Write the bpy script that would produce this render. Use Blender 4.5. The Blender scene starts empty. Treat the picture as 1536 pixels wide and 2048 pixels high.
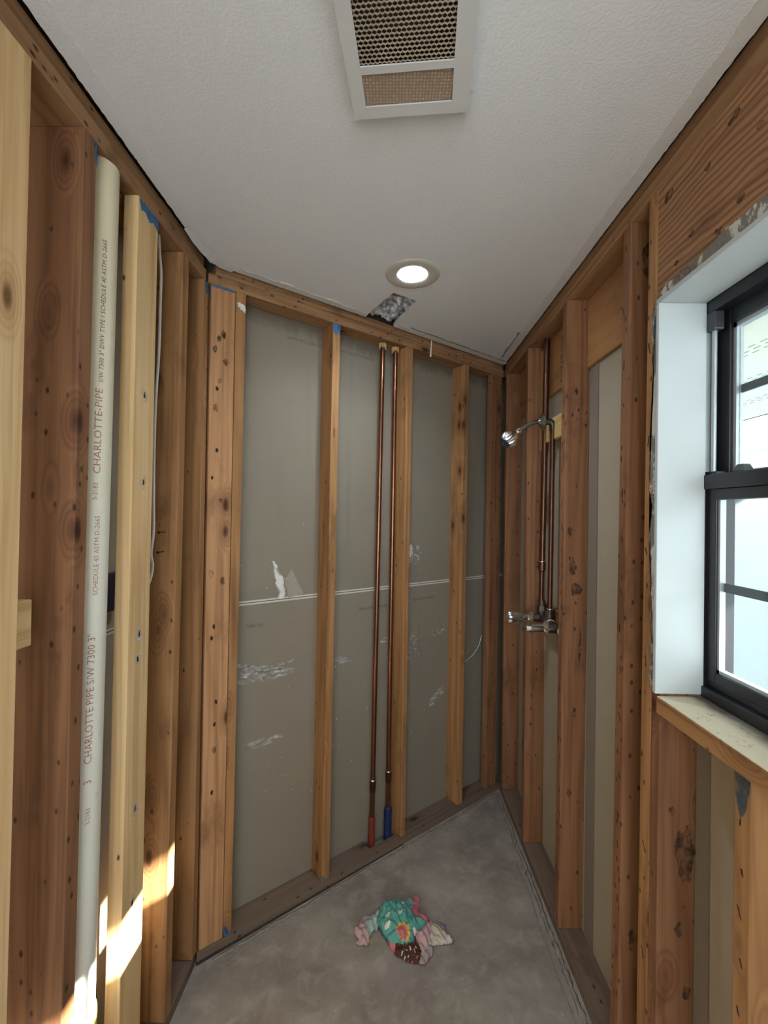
import bpy, bmesh, math, random
from mathutils import Vector, Matrix, noise as mnoise
random.seed(7)
sc = bpy.context.scene
C = sc.collection
rnd = random.random

# ------------------------------------------------------------------ camera, world, sun, exposure
PITCH, ROLL, YAW = 0.0072, 0.0143, -0.0157
CAM_H = 1.5757
F = Vector((math.sin(YAW)*math.cos(PITCH), math.cos(YAW)*math.cos(PITCH), math.sin(PITCH)))
R0 = Vector((math.cos(YAW), -math.sin(YAW), 0)); U0 = R0.cross(F)
RR = R0*math.cos(ROLL) + U0*math.sin(ROLL); UU = U0*math.cos(ROLL) - R0*math.sin(ROLL)
cd = bpy.data.cameras.new('camera'); cam = bpy.data.objects.new('camera', cd); C.objects.link(cam)
cam.matrix_world = Matrix(((RR.x, UU.x, -F.x, 0), (RR.y, UU.y, -F.y, 0), (RR.z, UU.z, -F.z, CAM_H), (0, 0, 0, 1)))
cd.sensor_fit = 'VERTICAL'; cd.sensor_height = 36; cd.sensor_width = 27
cd.lens = 891.15*36/2048; cd.clip_start = .02
sc.camera = cam
w = bpy.data.worlds.new('sky'); sc.world = w; w.use_nodes = True
w.node_tree.nodes['Background'].inputs[0].default_value = (.88, .94, 1.0, 1)
w.node_tree.nodes['Background'].inputs[1].default_value = 2.7
sl = bpy.data.lights.new('sun', 'SUN'); sl.energy = 34; sl.angle = math.radians(.7); sl.color = (1, .93, .82)
so = bpy.data.objects.new('sun', sl); C.objects.link(so)
so.rotation_euler = Vector((-1, .26, -.57)).to_track_quat('-Z', 'Y').to_euler(); so.location = (4, -1, 4)
def portal(loc, rot, sx, sy):
    a = bpy.data.lights.new('daylight_opening', 'AREA'); a.shape = 'RECTANGLE'; a.size = sx; a.size_y = sy
    a.cycles.is_portal = True
    o = bpy.data.objects.new('daylight_opening', a); C.objects.link(o); o.location = loc; o.rotation_euler = rot
portal((.95, .62, 1.62), (0, math.radians(90), 0), .95, .95)
portal((0, -1.32, 1.48), (math.radians(90), 0, 0), 1.1, 1.55)  # portal for the added rear opening that brings fill light
sc.view_settings.view_transform = 'Standard'; sc.view_settings.look = 'None'
sc.view_settings.gamma = 1; sc.view_settings.use_curve_mapping = False
sc.view_settings.exposure = 1.28

# ------------------------------------------------------------------ room frame (metres)
XL, XR = -.6594, .6484
D = Vector((.7807, .6250, 0)); N = Vector((-.6250, .7807, 0))
LC = Vector((XL, 1.5563, 0)); LB = 1.6753
CE, PB, ST = 2.454, 2.390, .038
TD = .089
TL = .140     # the left wall is framed deeper
def WL(s, n, z): return Vector((XL-n, s, z))
def WR(s, n, z): return Vector((XR+n, s, z))
def WB(s, n, z): return LC + D*s + N*n + Vector((0, 0, z))

# ------------------------------------------------------------------ node helpers
class NT:
    def __init__(s, name):
        s.m = bpy.data.materials.new(name); s.m.use_nodes = True; s.t = s.m.node_tree
        s.b = s.t.nodes['Principled BSDF']; s.out = s.t.nodes['Material Output']
    def n(s, ty, ins=None, **kw):
        nd = s.t.nodes.new(ty)
        for k, v in kw.items(): setattr(nd, k, v)
        for k, v in (ins or {}).items():
            if isinstance(v, bpy.types.NodeSocket): s.t.links.new(v, nd.inputs[k])
            else: nd.inputs[k].default_value = v
        return nd
    def math(s, op, a, b=0, c=0, clamp=False):
        return s.n('ShaderNodeMath', {0: a, 1: b, 2: c}, operation=op, use_clamp=clamp).outputs[0]
    def mix(s, f, a, b, mode='MIX'):
        nd = s.t.nodes.new('ShaderNodeMix'); nd.data_type = 'RGBA'; nd.blend_type = mode
        for k, v in ((0, f), (6, a), (7, b)):
            if isinstance(v, bpy.types.NodeSocket): s.t.links.new(v, nd.inputs[k])
            else: nd.inputs[k].default_value = v if k == 0 else (*v, 1)[:4]
        return nd.outputs[2]
    def ramp(s, f, a, b):   # smooth 0..1 between a and b
        nd = s.n('ShaderNodeMapRange', {0: f, 1: a, 2: b, 3: 0, 4: 1}, interpolation_type='SMOOTHSTEP'); return nd.outputs[0]
    def noise(s, v, sc_, det=3, ro=.55, dist=0):
        return s.n('ShaderNodeTexNoise', {'Vector': v, 'Scale': sc_, 'Detail': det, 'Roughness': ro, 'Distortion': dist}).outputs[0]
    def obj(s, seed=True):
        o = s.n('ShaderNodeTexCoord').outputs['Object']
        if not seed: return o
        r = s.n('ShaderNodeObjectInfo').outputs['Random']
        k = s.math('MULTIPLY', r, 37.0)
        k2 = s.math('MULTIPLY', r, 91.0)
        cv = s.n('ShaderNodeCombineXYZ', {0: k, 1: k2, 2: k}).outputs[0]
        return s.n('ShaderNodeVectorMath', {0: o, 1: cv}, operation='ADD').outputs[0]
    def scale(s, v, x, y, z):
        return s.n('ShaderNodeVectorMath', {0: v, 1: (x, y, z)}, operation='MULTIPLY').outputs[0]
    def bump(s, h, strength=.3, dist=.002):
        b = s.n('ShaderNodeBump', {'Height': h, 'Strength': strength, 'Distance': dist})
        s.t.links.new(b.outputs[0], s.b.inputs['Normal'])
    def set(s, **kw):
        for k, v in kw.items():
            k = k.replace('_', ' ')
            if isinstance(v, bpy.types.NodeSocket): s.t.links.new(v, s.b.inputs[k])
            else: s.b.inputs[k].default_value = (*v, 1) if isinstance(v, tuple) and len(v) == 3 else v

def plain(name, col, rough=.6, metal=0, var=.12, vs=30, bump=0):
    m = NT(name); v = m.obj(False)
    f = m.noise(v, vs, 4)
    c = m.mix(f, tuple(x*(1-var) for x in col), tuple(min(1, x*(1+var)) for x in col))
    m.set(Base_Color=c, Roughness=rough, Metallic=metal)
    if bump: m.bump(m.noise(v, vs*6, 3), bump, .001)
    return m.m

def wood(name, light, dark, knot, ring=.55, stain=.35, specks=.0, white=.0, ringfreq=9.0, knotamt=.68, nscale=8.0, stripe=False):
    m = NT(name); v = m.obj()
    g = m.scale(v, 1, 1, .055)
    warp = m.noise(m.scale(v, 1, 1, .5), 3.0, 2)
    # knots
    kv = m.n('ShaderNodeTexVoronoi', {'Vector': m.scale(v, 1, 1, .42), 'Scale': 11.0, 'Randomness': 1.0})
    kd = kv.outputs['Distance']; kc = m.n('ShaderNodeSeparateColor', {0: kv.outputs['Color']}).outputs[0]
    sel = m.math('GREATER_THAN', kc, knotamt)
    halo = m.math('MULTIPLY', m.math('SUBTRACT', 1.0, m.ramp(kd, .05, .42)), sel)
    core = m.math('MULTIPLY', m.math('SUBTRACT', 1.0, m.ramp(kd, .05, .16)), sel)
    base = m.noise(g, nscale, 1.5, .4)
    ph = m.math('ADD', m.math('MULTIPLY', base, ringfreq), m.math('MULTIPLY', halo, 3.4))
    ph = m.math('ADD', ph, m.math('MULTIPLY', warp, .8))
    if stripe:
        sx = m.n('ShaderNodeSeparateXYZ', {0: v})
        ph = m.math('ADD', m.math('MULTIPLY', m.math('ADD', sx.outputs[0], sx.outputs[1]), 58), m.math('MULTIPLY', m.noise(m.scale(v, 1, 1, .5), 5, 3), 5.0))
    fr = m.math('PINGPONG', ph, .5)
    rg = m.math('MULTIPLY', fr, 2.0)
    rg = m.math('POWER', rg, 1.6)
    fib = m.noise(m.scale(v, 1, 1, .018), 190, 3, .6)
    low = m.noise(m.scale(v, 1, 1, .35), 4.2, 3)
    f = m.math('ADD', m.math('MULTIPLY', rg, ring*.75), m.math('MULTIPLY', fib, .55))
    f = m.math('ADD', f, m.math('MULTIPLY', m.math('SUBTRACT', low, .5), .55), clamp=True)
    f = m.math('SUBTRACT', f, .10, clamp=True)
    col = m.mix(f, light, dark)
    streak = m.ramp(m.noise(m.scale(v, 1, 1, .03), 42, 3, .6), .50, .68)
    col = m.mix(m.math('MULTIPLY', streak, .40), col, tuple(x*.62 for x in dark))
    st = m.ramp(m.noise(m.scale(v, 1, 1, .5), 7, 4, .65), .56, .74)
    col = m.mix(m.math('MULTIPLY', st, stain), col, tuple(x*.30 for x in dark))
    col = m.mix(m.math('MULTIPLY', halo, .45), col, knot)
    col = m.mix(m.math('MULTIPLY', core, .85), col, tuple(x*.35 for x in knot))
    if specks:
        sv = m.n('ShaderNodeTexVoronoi', {'Vector': m.scale(v, 1, 1, .55), 'Scale': 46, 'Randomness': 1.0})
        sc1 = m.n('ShaderNodeSeparateColor', {0: sv.outputs['Color']}).outputs[1]
        s1 = m.math('MULTIPLY', m.math('GREATER_THAN', sc1, 1-specks), m.math('SUBTRACT', 1.0, m.ramp(sv.outputs['Distance'], .10, .26)))
        col = m.mix(m.math('MULTIPLY', s1, .85), col, (.022, .014, .01))
    if white:
        wn = m.noise(m.scale(v, 1, 1, .6), 34, 5, .7)
        wl = m.noise(v, 5.5, 2)
        wm = m.math('MULTIPLY', m.ramp(wn, .62, .68), m.ramp(wl, 1-white-.02, 1-white+.10))
        col = m.mix(wm, col, (.74, .72, .68))
    m.set(Base_Color=col, Roughness=.72)
    m.b.inputs['Specular IOR Level'].default_value = .25
    m.bump(m.math('ADD', m.math('MULTIPLY', fib, .6), m.math('MULTIPLY', rg, .5 if not stripe else 1.4)), .35, .0012)
    return m.m

M = {}
M['pale'] = wood('pale_pine', (.80, .58, .31), (.60, .36, .15), (.34, .16, .06), stain=.05, specks=.03, white=.10, knotamt=.88)
M['fir'] = wood('aged_fir', (.46, .245, .102), (.205, .092, .036), (.13, .05, .022), stain=.45, specks=.12, white=.12)
M['plank'] = wood('weathered_fir', (.58, .32, .155), (.31, .145, .062), (.13, .045, .02), stain=.45, specks=.30, white=.22)
M['red'] = wood('red_fir', (.31, .150, .072), (.135, .060, .029), (.10, .033, .018), stain=.45, specks=.22, white=.12)
M['plate'] = wood('plate_fir', (.42, .24, .115), (.18, .088, .042), (.12, .045, .02), stain=.55, specks=.20, white=.10)
M['sole'] = wood('dusty_sole', (.21, .15, .11), (.115, .077, .055), (.06, .035, .02), stain=.4, specks=.12, white=.16, ring=.3)
M['header'] = wood('header_fir', (.42, .23, .115), (.18, .083, .038), (.10, .035, .02), stain=.65, specks=.08, white=.10, stripe=True, ring=1.1)
M['ply'] = wood('plywood_strip', (.45, .23, .092), (.27, .12, .045), (.12, .05, .02), stain=.4, specks=.05, nscale=5, ringfreq=6)
M['yellow'] = wood('yellow_block', (.78, .60, .26), (.60, .40, .14), (.2, .1, .04), stain=.1, specks=.35, knotamt=.97)
M['splinter'] = plain('splintered_wood', (.66, .42, .18), .8, 0, .35, 60)

def gyp(name, col, seam=None, smear=.3, dust=.0):
    m = NT(name); v = m.obj(False)
    c = m.mix(m.noise(m.scale(v, 1, 1, 1.6), 3.2, 4), tuple(x*.90 for x in col), tuple(x*1.09 for x in col))
    fb = m.noise(m.scale(v, 1, 1, 3), 260, 3, .7)
    c = m.mix(m.math('MULTIPLY', m.ramp(fb, .35, .75), .35), c, tuple(x*.72 for x in col))
    dk = m.ramp(m.noise(m.scale(v, 3, 3, .25), 2.6, 3), .60, .75)
    c = m.mix(m.math('MULTIPLY', dk, .25), c, tuple(x*.55 for x in col))
    sp = m.n('ShaderNodeTexVoronoi', {'Vector': v, 'Scale': 55}).outputs
    sel = m.math('GREATER_THAN', m.n('ShaderNodeSeparateColor', {0: sp['Color']}).outputs[0], .90)
    c = m.mix(m.math('MULTIPLY', m.math('MULTIPLY', sel, m.math('SUBTRACT', 1, m.ramp(sp['Distance'], .05, .12))), .8), c, tuple(x*.2 for x in col))
    wm = m.math('MULTIPLY', m.ramp(m.noise(m.scale(v, 1, 1, 5), 22, 5, .7), .64, .72), m.ramp(m.noise(v, 3.5, 2), .55, .7))
    c = m.mix(m.math('MULTIPLY', wm, smear), c, (.72, .71, .68))
    if seam:
        z = m.n('ShaderNodeSeparateXYZ', {0: v}).outputs[2]
        a = m.math('ABSOLUTE', m.math('SUBTRACT', z, seam))
        c = m.mix(m.math('LESS_THAN', a, .0085), c, (.62, .60, .54))
        c = m.mix(m.math('LESS_THAN', a, .0016), c, (.10, .09, .07))
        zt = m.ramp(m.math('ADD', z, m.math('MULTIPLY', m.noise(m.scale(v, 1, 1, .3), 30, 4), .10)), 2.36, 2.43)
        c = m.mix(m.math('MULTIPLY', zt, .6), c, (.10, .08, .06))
    m.set(Base_Color=c, Roughness=.9); m.b.inputs['Specular IOR Level'].default_value = .15
    m.bump(fb, .15, .0006)
    return m.m
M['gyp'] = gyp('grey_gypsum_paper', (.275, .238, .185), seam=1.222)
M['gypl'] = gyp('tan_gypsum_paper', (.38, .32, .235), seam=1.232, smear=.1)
M['sheath'] = gyp('beige_sheathing', (.42, .368, .29), smear=.15)
M['flecked'] = plain('speckled_grey', (.22, .185, .145), .95, 0, .45, 300, .3)

m = NT('ceiling_paint'); v = m.obj(False)
h = m.math('ADD', m.math('MULTIPLY', m.ramp(m.noise(v, 150, 3, .5), .42, .62), .7), m.math('MULTIPLY', m.noise(v, 30, 2), .6))
c = m.mix(m.noise(v, 2.2, 3), (.77, .79, .80), (.82, .835, .84))
m.set(Base_Color=c, Roughness=.75); m.bump(h, .28, .0012); M['ceil'] = m.m
M['tape'] = plain('dried_joint_tape', (.70, .69, .65), .85, 0, .10, 40, .4)
M['paper'] = plain('torn_brown_paper', (.36, .32, .26), .95, 0, .2, 60)
M['whitepl'] = plain('white_plaster', (.76, .74, .69), .9, 0, .12, 90, .5)
m = NT('jamb_paint'); v = m.obj(False)
c = m.mix(m.noise(v, 4, 3), (.47, .53, .54), (.53, .59, .60))
m.set(Base_Color=c, Roughness=.55); m.bump(m.noise(v, 60, 3), .12, .001); M['jamb'] = m.m
m = NT('ragged_joint_compound'); v = m.obj(False)
f = m.ramp(m.noise(m.scale(v, 1, 1, .55), 26, 5, .7), .47, .53)
f2 = m.math('MULTIPLY', m.ramp(m.noise(v, 190, 4, .7), .48, .56), m.ramp(m.noise(v, 9, 2), .5, .62))
c = m.mix(f, (.56, .55, .50), (.19, .18, .155)); c = m.mix(f2, c, (.12, .05, .03))
m.set(Base_Color=c, Roughness=.9); m.bump(m.math('ADD', f, f2), .5, .0015); M['compound'] = m.m
M['black'] = plain('black_vinyl', (.014, .014, .019), .32, 0, .2, 20)
M['dgrey'] = plain('dark_grey_vinyl', (.045, .05, .06), .35, 0, .2, 20)
M['alu'] = plain('grey_aluminium', (.42, .48, .50), .35, .4, .1, 20)
M['grille'] = plain('bronze_grille', (.035, .04, .042), .5)
M['chrome'] = plain('worn_chrome', (.86, .86, .86), .20, 1, .08, 50)
M['chromed'] = plain('tarnished_chrome', (.36, .34, .33), .28, 1, .4, 120, .2)
M['brass'] = plain('dark_brass', (.13, .115, .095), .42, .9, .5, 90, .3)
M['copper'] = plain('aged_copper', (.30, .135, .075), .30, 1, .35, 25)
M['copperd'] = plain('dark_copper', (.17, .085, .06), .36, 1, .35, 25)
M['solder'] = plain('solder', (.75, .73, .70), .3, 1)
M['redsl'] = plain('red_sleeve', (.20, .024, .016), .6, 0, .5, 90, .4)
M['bluesl'] = plain('blue_sleeve', (.010, .020, .09), .5, 0, .5, 90, .5)
M['box'] = plain('blue_box_plastic', (.006, .012, .05), .45)
M['nylon'] = plain('white_nylon', (.68, .66, .60), .5)
M['cable'] = plain('white_cable', (.68, .66, .60), .5)
M['nail'] = plain('dark_steel', (.03, .028, .026), .5, .8)
M['ink'] = plain('black_ink', (.03, .02, .018), .9)
M['inkred'] = plain('red_print', (.42, .20, .15), .7)
M['inkgrey'] = plain('grey_print', (.10, .095, .085), .9)
M['ventp'] = plain('vent_white_enamel', (.66, .665, .66), .45, 0, .04, 12)
M['trimc'] = plain('cream_trim', (.60, .575, .50), .45, 0, .05, 12)
M['comb'] = plain('dusty_honeycomb', (.56, .46, .34), .6, .1, .4, 14)
M['dust'] = plain('dusty_dark_fan', (.055, .038, .026), .9, 0, .9, 22, .5)
m = NT('tan_filter_mesh'); v = m.obj(False)
vo = m.n('ShaderNodeTexVoronoi', {'Vector': v, 'Scale': 150, 'Randomness': .1}).outputs['Distance']
c = m.mix(m.ramp(vo, .15, .45), (.95, .80, .62), (.34, .25, .18)); m.set(Base_Color=c, Roughness=.45)
m.bump(vo, .6, .001); M['filter'] = m.m
m = NT('pvc'); v = m.obj(False)
z = m.n('ShaderNodeSeparateXYZ', {0: v}).outputs[2]
c = m.mix(m.ramp(z, 1.2, 2.3), (.74, .735, .64), (.78, .71, .50)); c = m.mix(m.math('MULTIPLY', m.ramp(m.noise(v, 40, 4, .7), .62, .72), .25), c, (.35, .31, .24))
m.set(Base_Color=c, Roughness=.38); M['pvc'] = m.m
m = NT('yellowed_coupling'); v = m.obj(False)
c = m.mix(m.ramp(m.noise(m.scale(v, 1, 1, .5), 18, 2), .5, .6), (.70, .72, .70), (.72, .60, .12)); m.set(Base_Color=c, Roughness=.4); M['coup'] = m.m
m = NT('concrete'); v = m.obj(False)
c = m.mix(m.ramp(m.noise(v, 3.0, 5, .65), .32, .68), (.215, .185, .158), (.345, .312, .268))
c = m.mix(m.math('MULTIPLY', m.ramp(m.noise(v, 11, 5, .7, .6), .45, .70), .35), c, (.50, .47, .42))
c = m.mix(m.math('MULTIPLY', m.ramp(m.noise(m.scale(v, 1, 1, 1), 5.2, 4, .6, .8), .50, .72), .45), c, (.20, .17, .165))
c = m.mix(m.math('MULTIPLY', m.ramp(m.noise(v, 70, 4, .7), .64, .72), .55), c, (.66, .63, .58))
c = m.mix(m.math('MULTIPLY', m.ramp(m.noise(v, 120, 3, .7), .66, .72), .6), c, (.05, .04, .035))
m.set(Base_Color=c, Roughness=.82); m.bump(m.noise(v, 45, 5, .65), .3, .003); M['conc'] = m.m
M['ridge'] = plain('grey_thinset', (.27, .235, .20), .95, 0, .5, 30, .6)
M['darkline'] = plain('dark_brown', (.035, .028, .022), .95, 0, .6, 60)
m = NT('loose_insulation'); v = m.obj(False)
c = m.mix(m.ramp(m.noise(v, 34, 5, .7), .35, .65), (.20, .21, .22), (.80, .82, .84))
c = m.mix(m.ramp(m.noise(v, 75, 3, .7), .62, .70), c, (.02, .02, .022)); m.set(Base_Color=c, Roughness=1); M['insul'] = m.m
m = NT('light_lens'); m.set(Base_Color=(.8, .9, 1), Emission_Color=(.72, .9, 1.0)); m.b.inputs['Emission Strength'].default_value = 1.5; M['lens'] = m.m
M['well'] = plain('white_light_well', (.80, .86, .90), .3, 0, .02)
m = NT('window_glass')
tr = m.n('ShaderNodeBsdfTransparent', {0: (.97, .985, .98, 1)}); gl = m.n('ShaderNodeBsdfGlossy', {0: (.9, .95, 1, 1), 1: .03})
fac_ = m.math('ADD', m.math('MULTIPLY', m.math('POWER', m.n('ShaderNodeLayerWeight', {0: .5}).outputs['Facing'], 5.0), .5), .03)
ms = m.n('ShaderNodeMixShader', {0: fac_, 1: tr.outputs[0], 2: gl.outputs[0]})
m.t.links.new(ms.outputs[0], m.out.inputs[0]); M['glass'] = m.m
def smear_mat(name, col, sc_, lo, hi, stretch=(1, 1, 3)):
    m = NT(name); v = m.obj(False)
    a = m.ramp(m.noise(m.scale(v, *stretch), sc_, 5, .7), lo, hi)
    m.set(Base_Color=col, Roughness=.9, Alpha=a); return m.m
M['smear'] = smear_mat('thin_plaster_smear', (.72, .72, .70), 30, .45, .75)
M['bluep'] = smear_mat('blue_chalk_paint', (.05, .15, .31), 55, .25, .50, (1, 1, .6))
M['bluestain'] = smear_mat('blue_grey_wood_stain', (.07, .11, .13), 30, .30, .75, (1, 1, .6))
M['stain'] = smear_mat('dark_wood_stain', (.075, .045, .030), 60, .30, .95, (1, 1, .6))
M['rings'] = smear_mat('adhesive_print', (.56, .53, .47), 60, .50, .66, (1, 1, 1))
M['ext'] = plain('bright_white_stucco', (.46, .50, .51), .8, 0, .05)
M['soff'] = plain('pale_vinyl_soffit', (.42, .50, .49), .6, 0, .03)
M['slot'] = plain('soffit_slot', (.20, .26, .26), .7, 0, .05)
M['extgrey'] = plain('blue_grey_siding', (.05, .08, .098), .6, 0, .1)
M['extpale'] = plain('pale_blue_siding', (.15, .20, .23), .6, 0, .05)
M['extc'] = plain('patio_concrete', (.30, .31, .31), .9, 0, .05)
for k, col in dict(t_teal=(.115, .37, .31), t_pink=(.60, .17, .20), t_rose=(.55, .36, .35), t_pale=(.58, .52, .44), t_brown=(.085, .032, .018), t_grey=(.36, .31, .29), t_blue=(.40, .50, .47), t_purple=(.27, .20, .27), t_white=(.74, .74, .68), t_yellow=(.72, .48, .08), t_salmon=(.60, .19, .17), t_tealgrey=(.22, .38, .36)).items():
    M[k] = plain(k.replace('t_', 'towel_'), col, .95, 0, .22, 160, .6)

# ------------------------------------------------------------------ mesh helpers
def link(name, bm, mat, parent=None, mw=None, smooth=False):
    me = bpy.data.meshes.new(name); bmesh.ops.recalc_face_normals(bm, faces=bm.faces); bm.to_mesh(me); bm.free()
    for mm in (mat if isinstance(mat, (list, tuple)) else [mat]): me.materials.append(M[mm])
    if smooth:
        for p in me.polygons: p.use_smooth = True
    o = bpy.data.objects.new(name, me); C.objects.link(o)
    if mw is not None: o.matrix_world = mw
    if parent is not None:
        o.parent = parent; o.matrix_parent_inverse = pinv(parent)
    return o
def wmat(p): return (wmat(p.parent) @ p.matrix_parent_inverse @ p.matrix_basis) if p.parent else p.matrix_basis.copy()
def setp(o, p): o.parent = p; o.matrix_parent_inverse = wmat(p).inverted(); return o
def pinv(p):
    return wmat(p).inverted()
def tag(o, label, cat, group=None, kind=None):
    if label: o['label'] = label
    if cat: o['category'] = cat
    if group: o['group'] = group
    if kind: o['kind'] = kind
    return o
def struct(o, label=None): 
    o['kind'] = 'structure'
    if label: o['label'] = label
    return o
def empty(name, loc): 
    o = bpy.data.objects.new(name, None); C.objects.link(o); o.location = loc; o.empty_display_size = .05; return o
def box(bm, a, b):
    vs = [bm.verts.new((x, y, z)) for z in (a[2], b[2]) for y in (a[1], b[1]) for x in (a[0], b[0])]
    for f in ((0, 1, 3, 2), (4, 6, 7, 5), (0, 4, 5, 1), (2, 3, 7, 6), (0, 2, 6, 4), (1, 5, 7, 3)): bm.faces.new([vs[i] for i in f])
def hexa(bm, pts):   # 8 points, bottom 4 then top 4 (each a loop)
    vs = [bm.verts.new(p) for p in pts]
    bm.faces.new(vs[0:4]); bm.faces.new(vs[4:8])
    for i in range(4): bm.faces.new((vs[i], vs[(i+1) % 4], vs[4+(i+1) % 4], vs[4+i]))
def bevel(o, w_=.002, seg=2):
    md = o.modifiers.new('bevel', 'BEVEL'); md.width = w_; md.segments = seg; md.limit_method = 'ANGLE'; return o
def frame_mat(origin, ax, az):
    az = az.normalized(); ax = (ax - az*ax.dot(az)).normalized(); ay = az.cross(ax)
    return Matrix(((ax.x, ay.x, az.x, origin.x), (ax.y, ay.y, az.y, origin.y), (ax.z, ay.z, az.z, origin.z), (0, 0, 0, 1)))
def stud(name, W, sb, st_, mat, label, n0=0., n1=TD, z0=ST, z1=PB, cat='wall stud', group=None, bow=0.):
    """vertical board in wall frame W; sb/st_ = (near, far) position along the wall at its foot and head"""
    o0 = W(sum(sb)/2, (n0+n1)/2, z0)
    sdir = (W(1, 0, 0)-W(0, 0, 0))
    mw = frame_mat(o0, sdir, Vector((0, 0, 1))); inv = mw.inverted()
    bm = bmesh.new(); K = 10; loops = []
    for i in range(K+1):
        t = i/K; z = z0+(z1-z0)*t
        a = sb[0]+(st_[0]-sb[0])*t; b = sb[1]+(st_[1]-sb[1])*t
        j = bow*math.sin(math.pi*t) + (mnoise.noise(Vector((sb[0]*9, t*5, n1)))*.0012)
        loops.append([bm.verts.new(inv @ p) for p in (W(a+j, n0, z), W(b+j, n0, z), W(b+j, n1, z), W(a+j, n1, z))])
    for i in range(K):
        for k in range(4): bm.faces.new((loops[i][k], loops[i][(k+1) % 4], loops[i+1][(k+1) % 4], loops[i+1][k]))
    bm.faces.new(loops[0]); bm.faces.new(loops[-1])
    o = link(name, bm, mat, mw=mw); bevel(o, .0025, 2)
    return tag(o, label, cat, group)
def rail(name, W, s0, s1, n0, n1, z0, z1, mat, label, cat, group=None, rag=0.):
    """horizontal board along a wall"""
    o0 = W(s0, (n0+n1)/2, (z0+z1)/2); az = W(s1, 0, 0)-W(s0, 0, 0); L = az.length
    mw = frame_mat(o0, Vector((0, 0, 1)), az); inv = mw.inverted()
    bm = bmesh.new(); K = 24; loops = []
    for i in range(K+1):
        s = s0+(s1-s0)*i/K; j = abs(rag)*.3*rnd()
        loops.append([bm.verts.new(inv @ p) for p in (W(s, n0, z0+j), W(s, n1, z0), W(s, n1, z1), W(s, n0, z1+rag*(rnd()-.5)))])
    for i in range(K):
        for k in range(4): bm.faces.new((loops[i][k], loops[i][(k+1) % 4], loops[i+1][(k+1) % 4], loops[i+1][k]))
    bm.faces.new(loops[0]); bm.faces.new(loops[-1])
    o = link(name, bm, mat, mw=mw); bevel(o, .002, 1)
    return tag(o, label, cat, group)
def ragged(name, fn, pts, mat, parent=None, jit=.15, th=.0008, step=.006):
    """thin patch with torn edge; fn(u,v,h) -> world, pts in (u,v)"""
    bm = bmesh.new(); loop = []
    n = len(pts)
    for i in range(n):
        a, b = Vector(pts[i]), Vector(pts[(i+1) % n]); L = (b-a).length; k = max(1, int(L/step))
        nr = Vector((-(b-a).y, (b-a).x)).normalized() if L else Vector((0, 0))
        for q in range(k): loop.append(a.lerp(b, q/k) + nr*(rnd()-.5)*2*jit*step)
    lo = [bm.verts.new(fn(p.x, p.y, 0)) for p in loop]; hi = [bm.verts.new(fn(p.x, p.y, th)) for p in loop]
    bm.faces.new(lo); bm.faces.new(hi)
    for i in range(len(lo)): bm.faces.new((lo[i], lo[(i+1) % len(lo)], hi[(i+1) % len(lo)], hi[i]))
    bmesh.ops.triangulate(bm, faces=[f for f in bm.faces if len(f.verts) > 4])
    return link(name, bm, mat, parent)
def tube(bm, pts, r, seg=14, cap=True):
    pts = [Vector(p) for p in pts]; rs = r if isinstance(r, (list, tuple)) else [r]*len(pts)
    rings = []; prev = None
    for i, p in enumerate(pts):
        d = (pts[min(i+1, len(pts)-1)]-pts[max(i-1, 0)])
        if d.length < 1e-7: d = prev_d
        d.normalize(); prev_d = d
        if prev is None: x = d.orthogonal().normalized()
        else: x = (prev - d*prev.dot(d)).normalized()
        prev = x; y = d.cross(x)
        rings.append([bm.verts.new(p + (x*math.cos(a)+y*math.sin(a))*rs[i]) for a in [2*math.pi*k/seg for k in range(seg)]])
    for i in range(len(rings)-1):
        for k in range(seg): bm.faces.new((rings[i][k], rings[i][(k+1) % seg], rings[i+1][(k+1) % seg], rings[i+1][k]))
    if cap: bm.faces.new(rings[0]); bm.faces.new(rings[-1])
def lathe(bm, origin, axis, prof, seg=32, flute=None):
    """prof: (distance along axis, radius)"""
    ax = Vector(axis).normalized(); x = ax.orthogonal().normalized(); y = ax.cross(x); o = Vector(origin); rings = []
    for i, (t, r) in enumerate(prof):
        ring = []
        for k in range(seg):
            a = 2*math.pi*k/seg; rr = r
            if flute and flute[0] <= i <= flute[1]: rr = r*(1+flute[3]*math.cos(a*flute[2]))
            ring.append(bm.verts.new(o+ax*t+(x*math.cos(a)+y*math.sin(a))*max(rr, 1e-5)))
        rings.append(ring)
    for i in range(len(rings)-1):
        for k in range(seg): bm.faces.new((rings[i][k], rings[i][(k+1) % seg], rings[i+1][(k+1) % seg], rings[i+1][k]))
def autosmooth(o, deg=35):
    for p in o.data.polygons: p.use_smooth = True
    try: o.data.set_sharp_from_angle(angle=math.radians(deg))
    except Exception: pass
    return o
def textmesh(name, body, size, mat, parent, place, sx=1.0, gap=1.0):
    """place(x, y) -> world; flat printed lettering"""
    cu = bpy.data.curves.new(name, 'FONT'); cu.body = body; cu.size = size; cu.space_character = gap; cu.resolution_u = 2
    ob = bpy.data.objects.new(name, cu); C.objects.link(ob)
    bpy.context.view_layer.update()
    me = bpy.data.meshes.new_from_object(ob.evaluated_get(bpy.context.evaluated_depsgraph_get()))
    C.objects.unlink(ob); bpy.data.objects.remove(ob)
    bm = bmesh.new(); bm.from_mesh(me)
    bmesh.ops.triangulate(bm, faces=bm.faces)
    for v_ in bm.verts: v_.co = place(v_.co.x*sx, v_.co.y)
    return link(name, bm, mat, parent)

# ------------------------------------------------------------------ structure: floor, outer boards, ceiling, rear
bm = bmesh.new(); box(bm, (-1.0, -1.35, -.1), (.78, 2.9, 0)); fl = struct(link('floor', bm, 'conc'))
bm = bmesh.new(); box(bm, (XL-TL-.013, -1.35, 0), (XL-TL, 1.66, 2.62)); wl = struct(link('wall_left', bm, 'gypl'))
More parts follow.
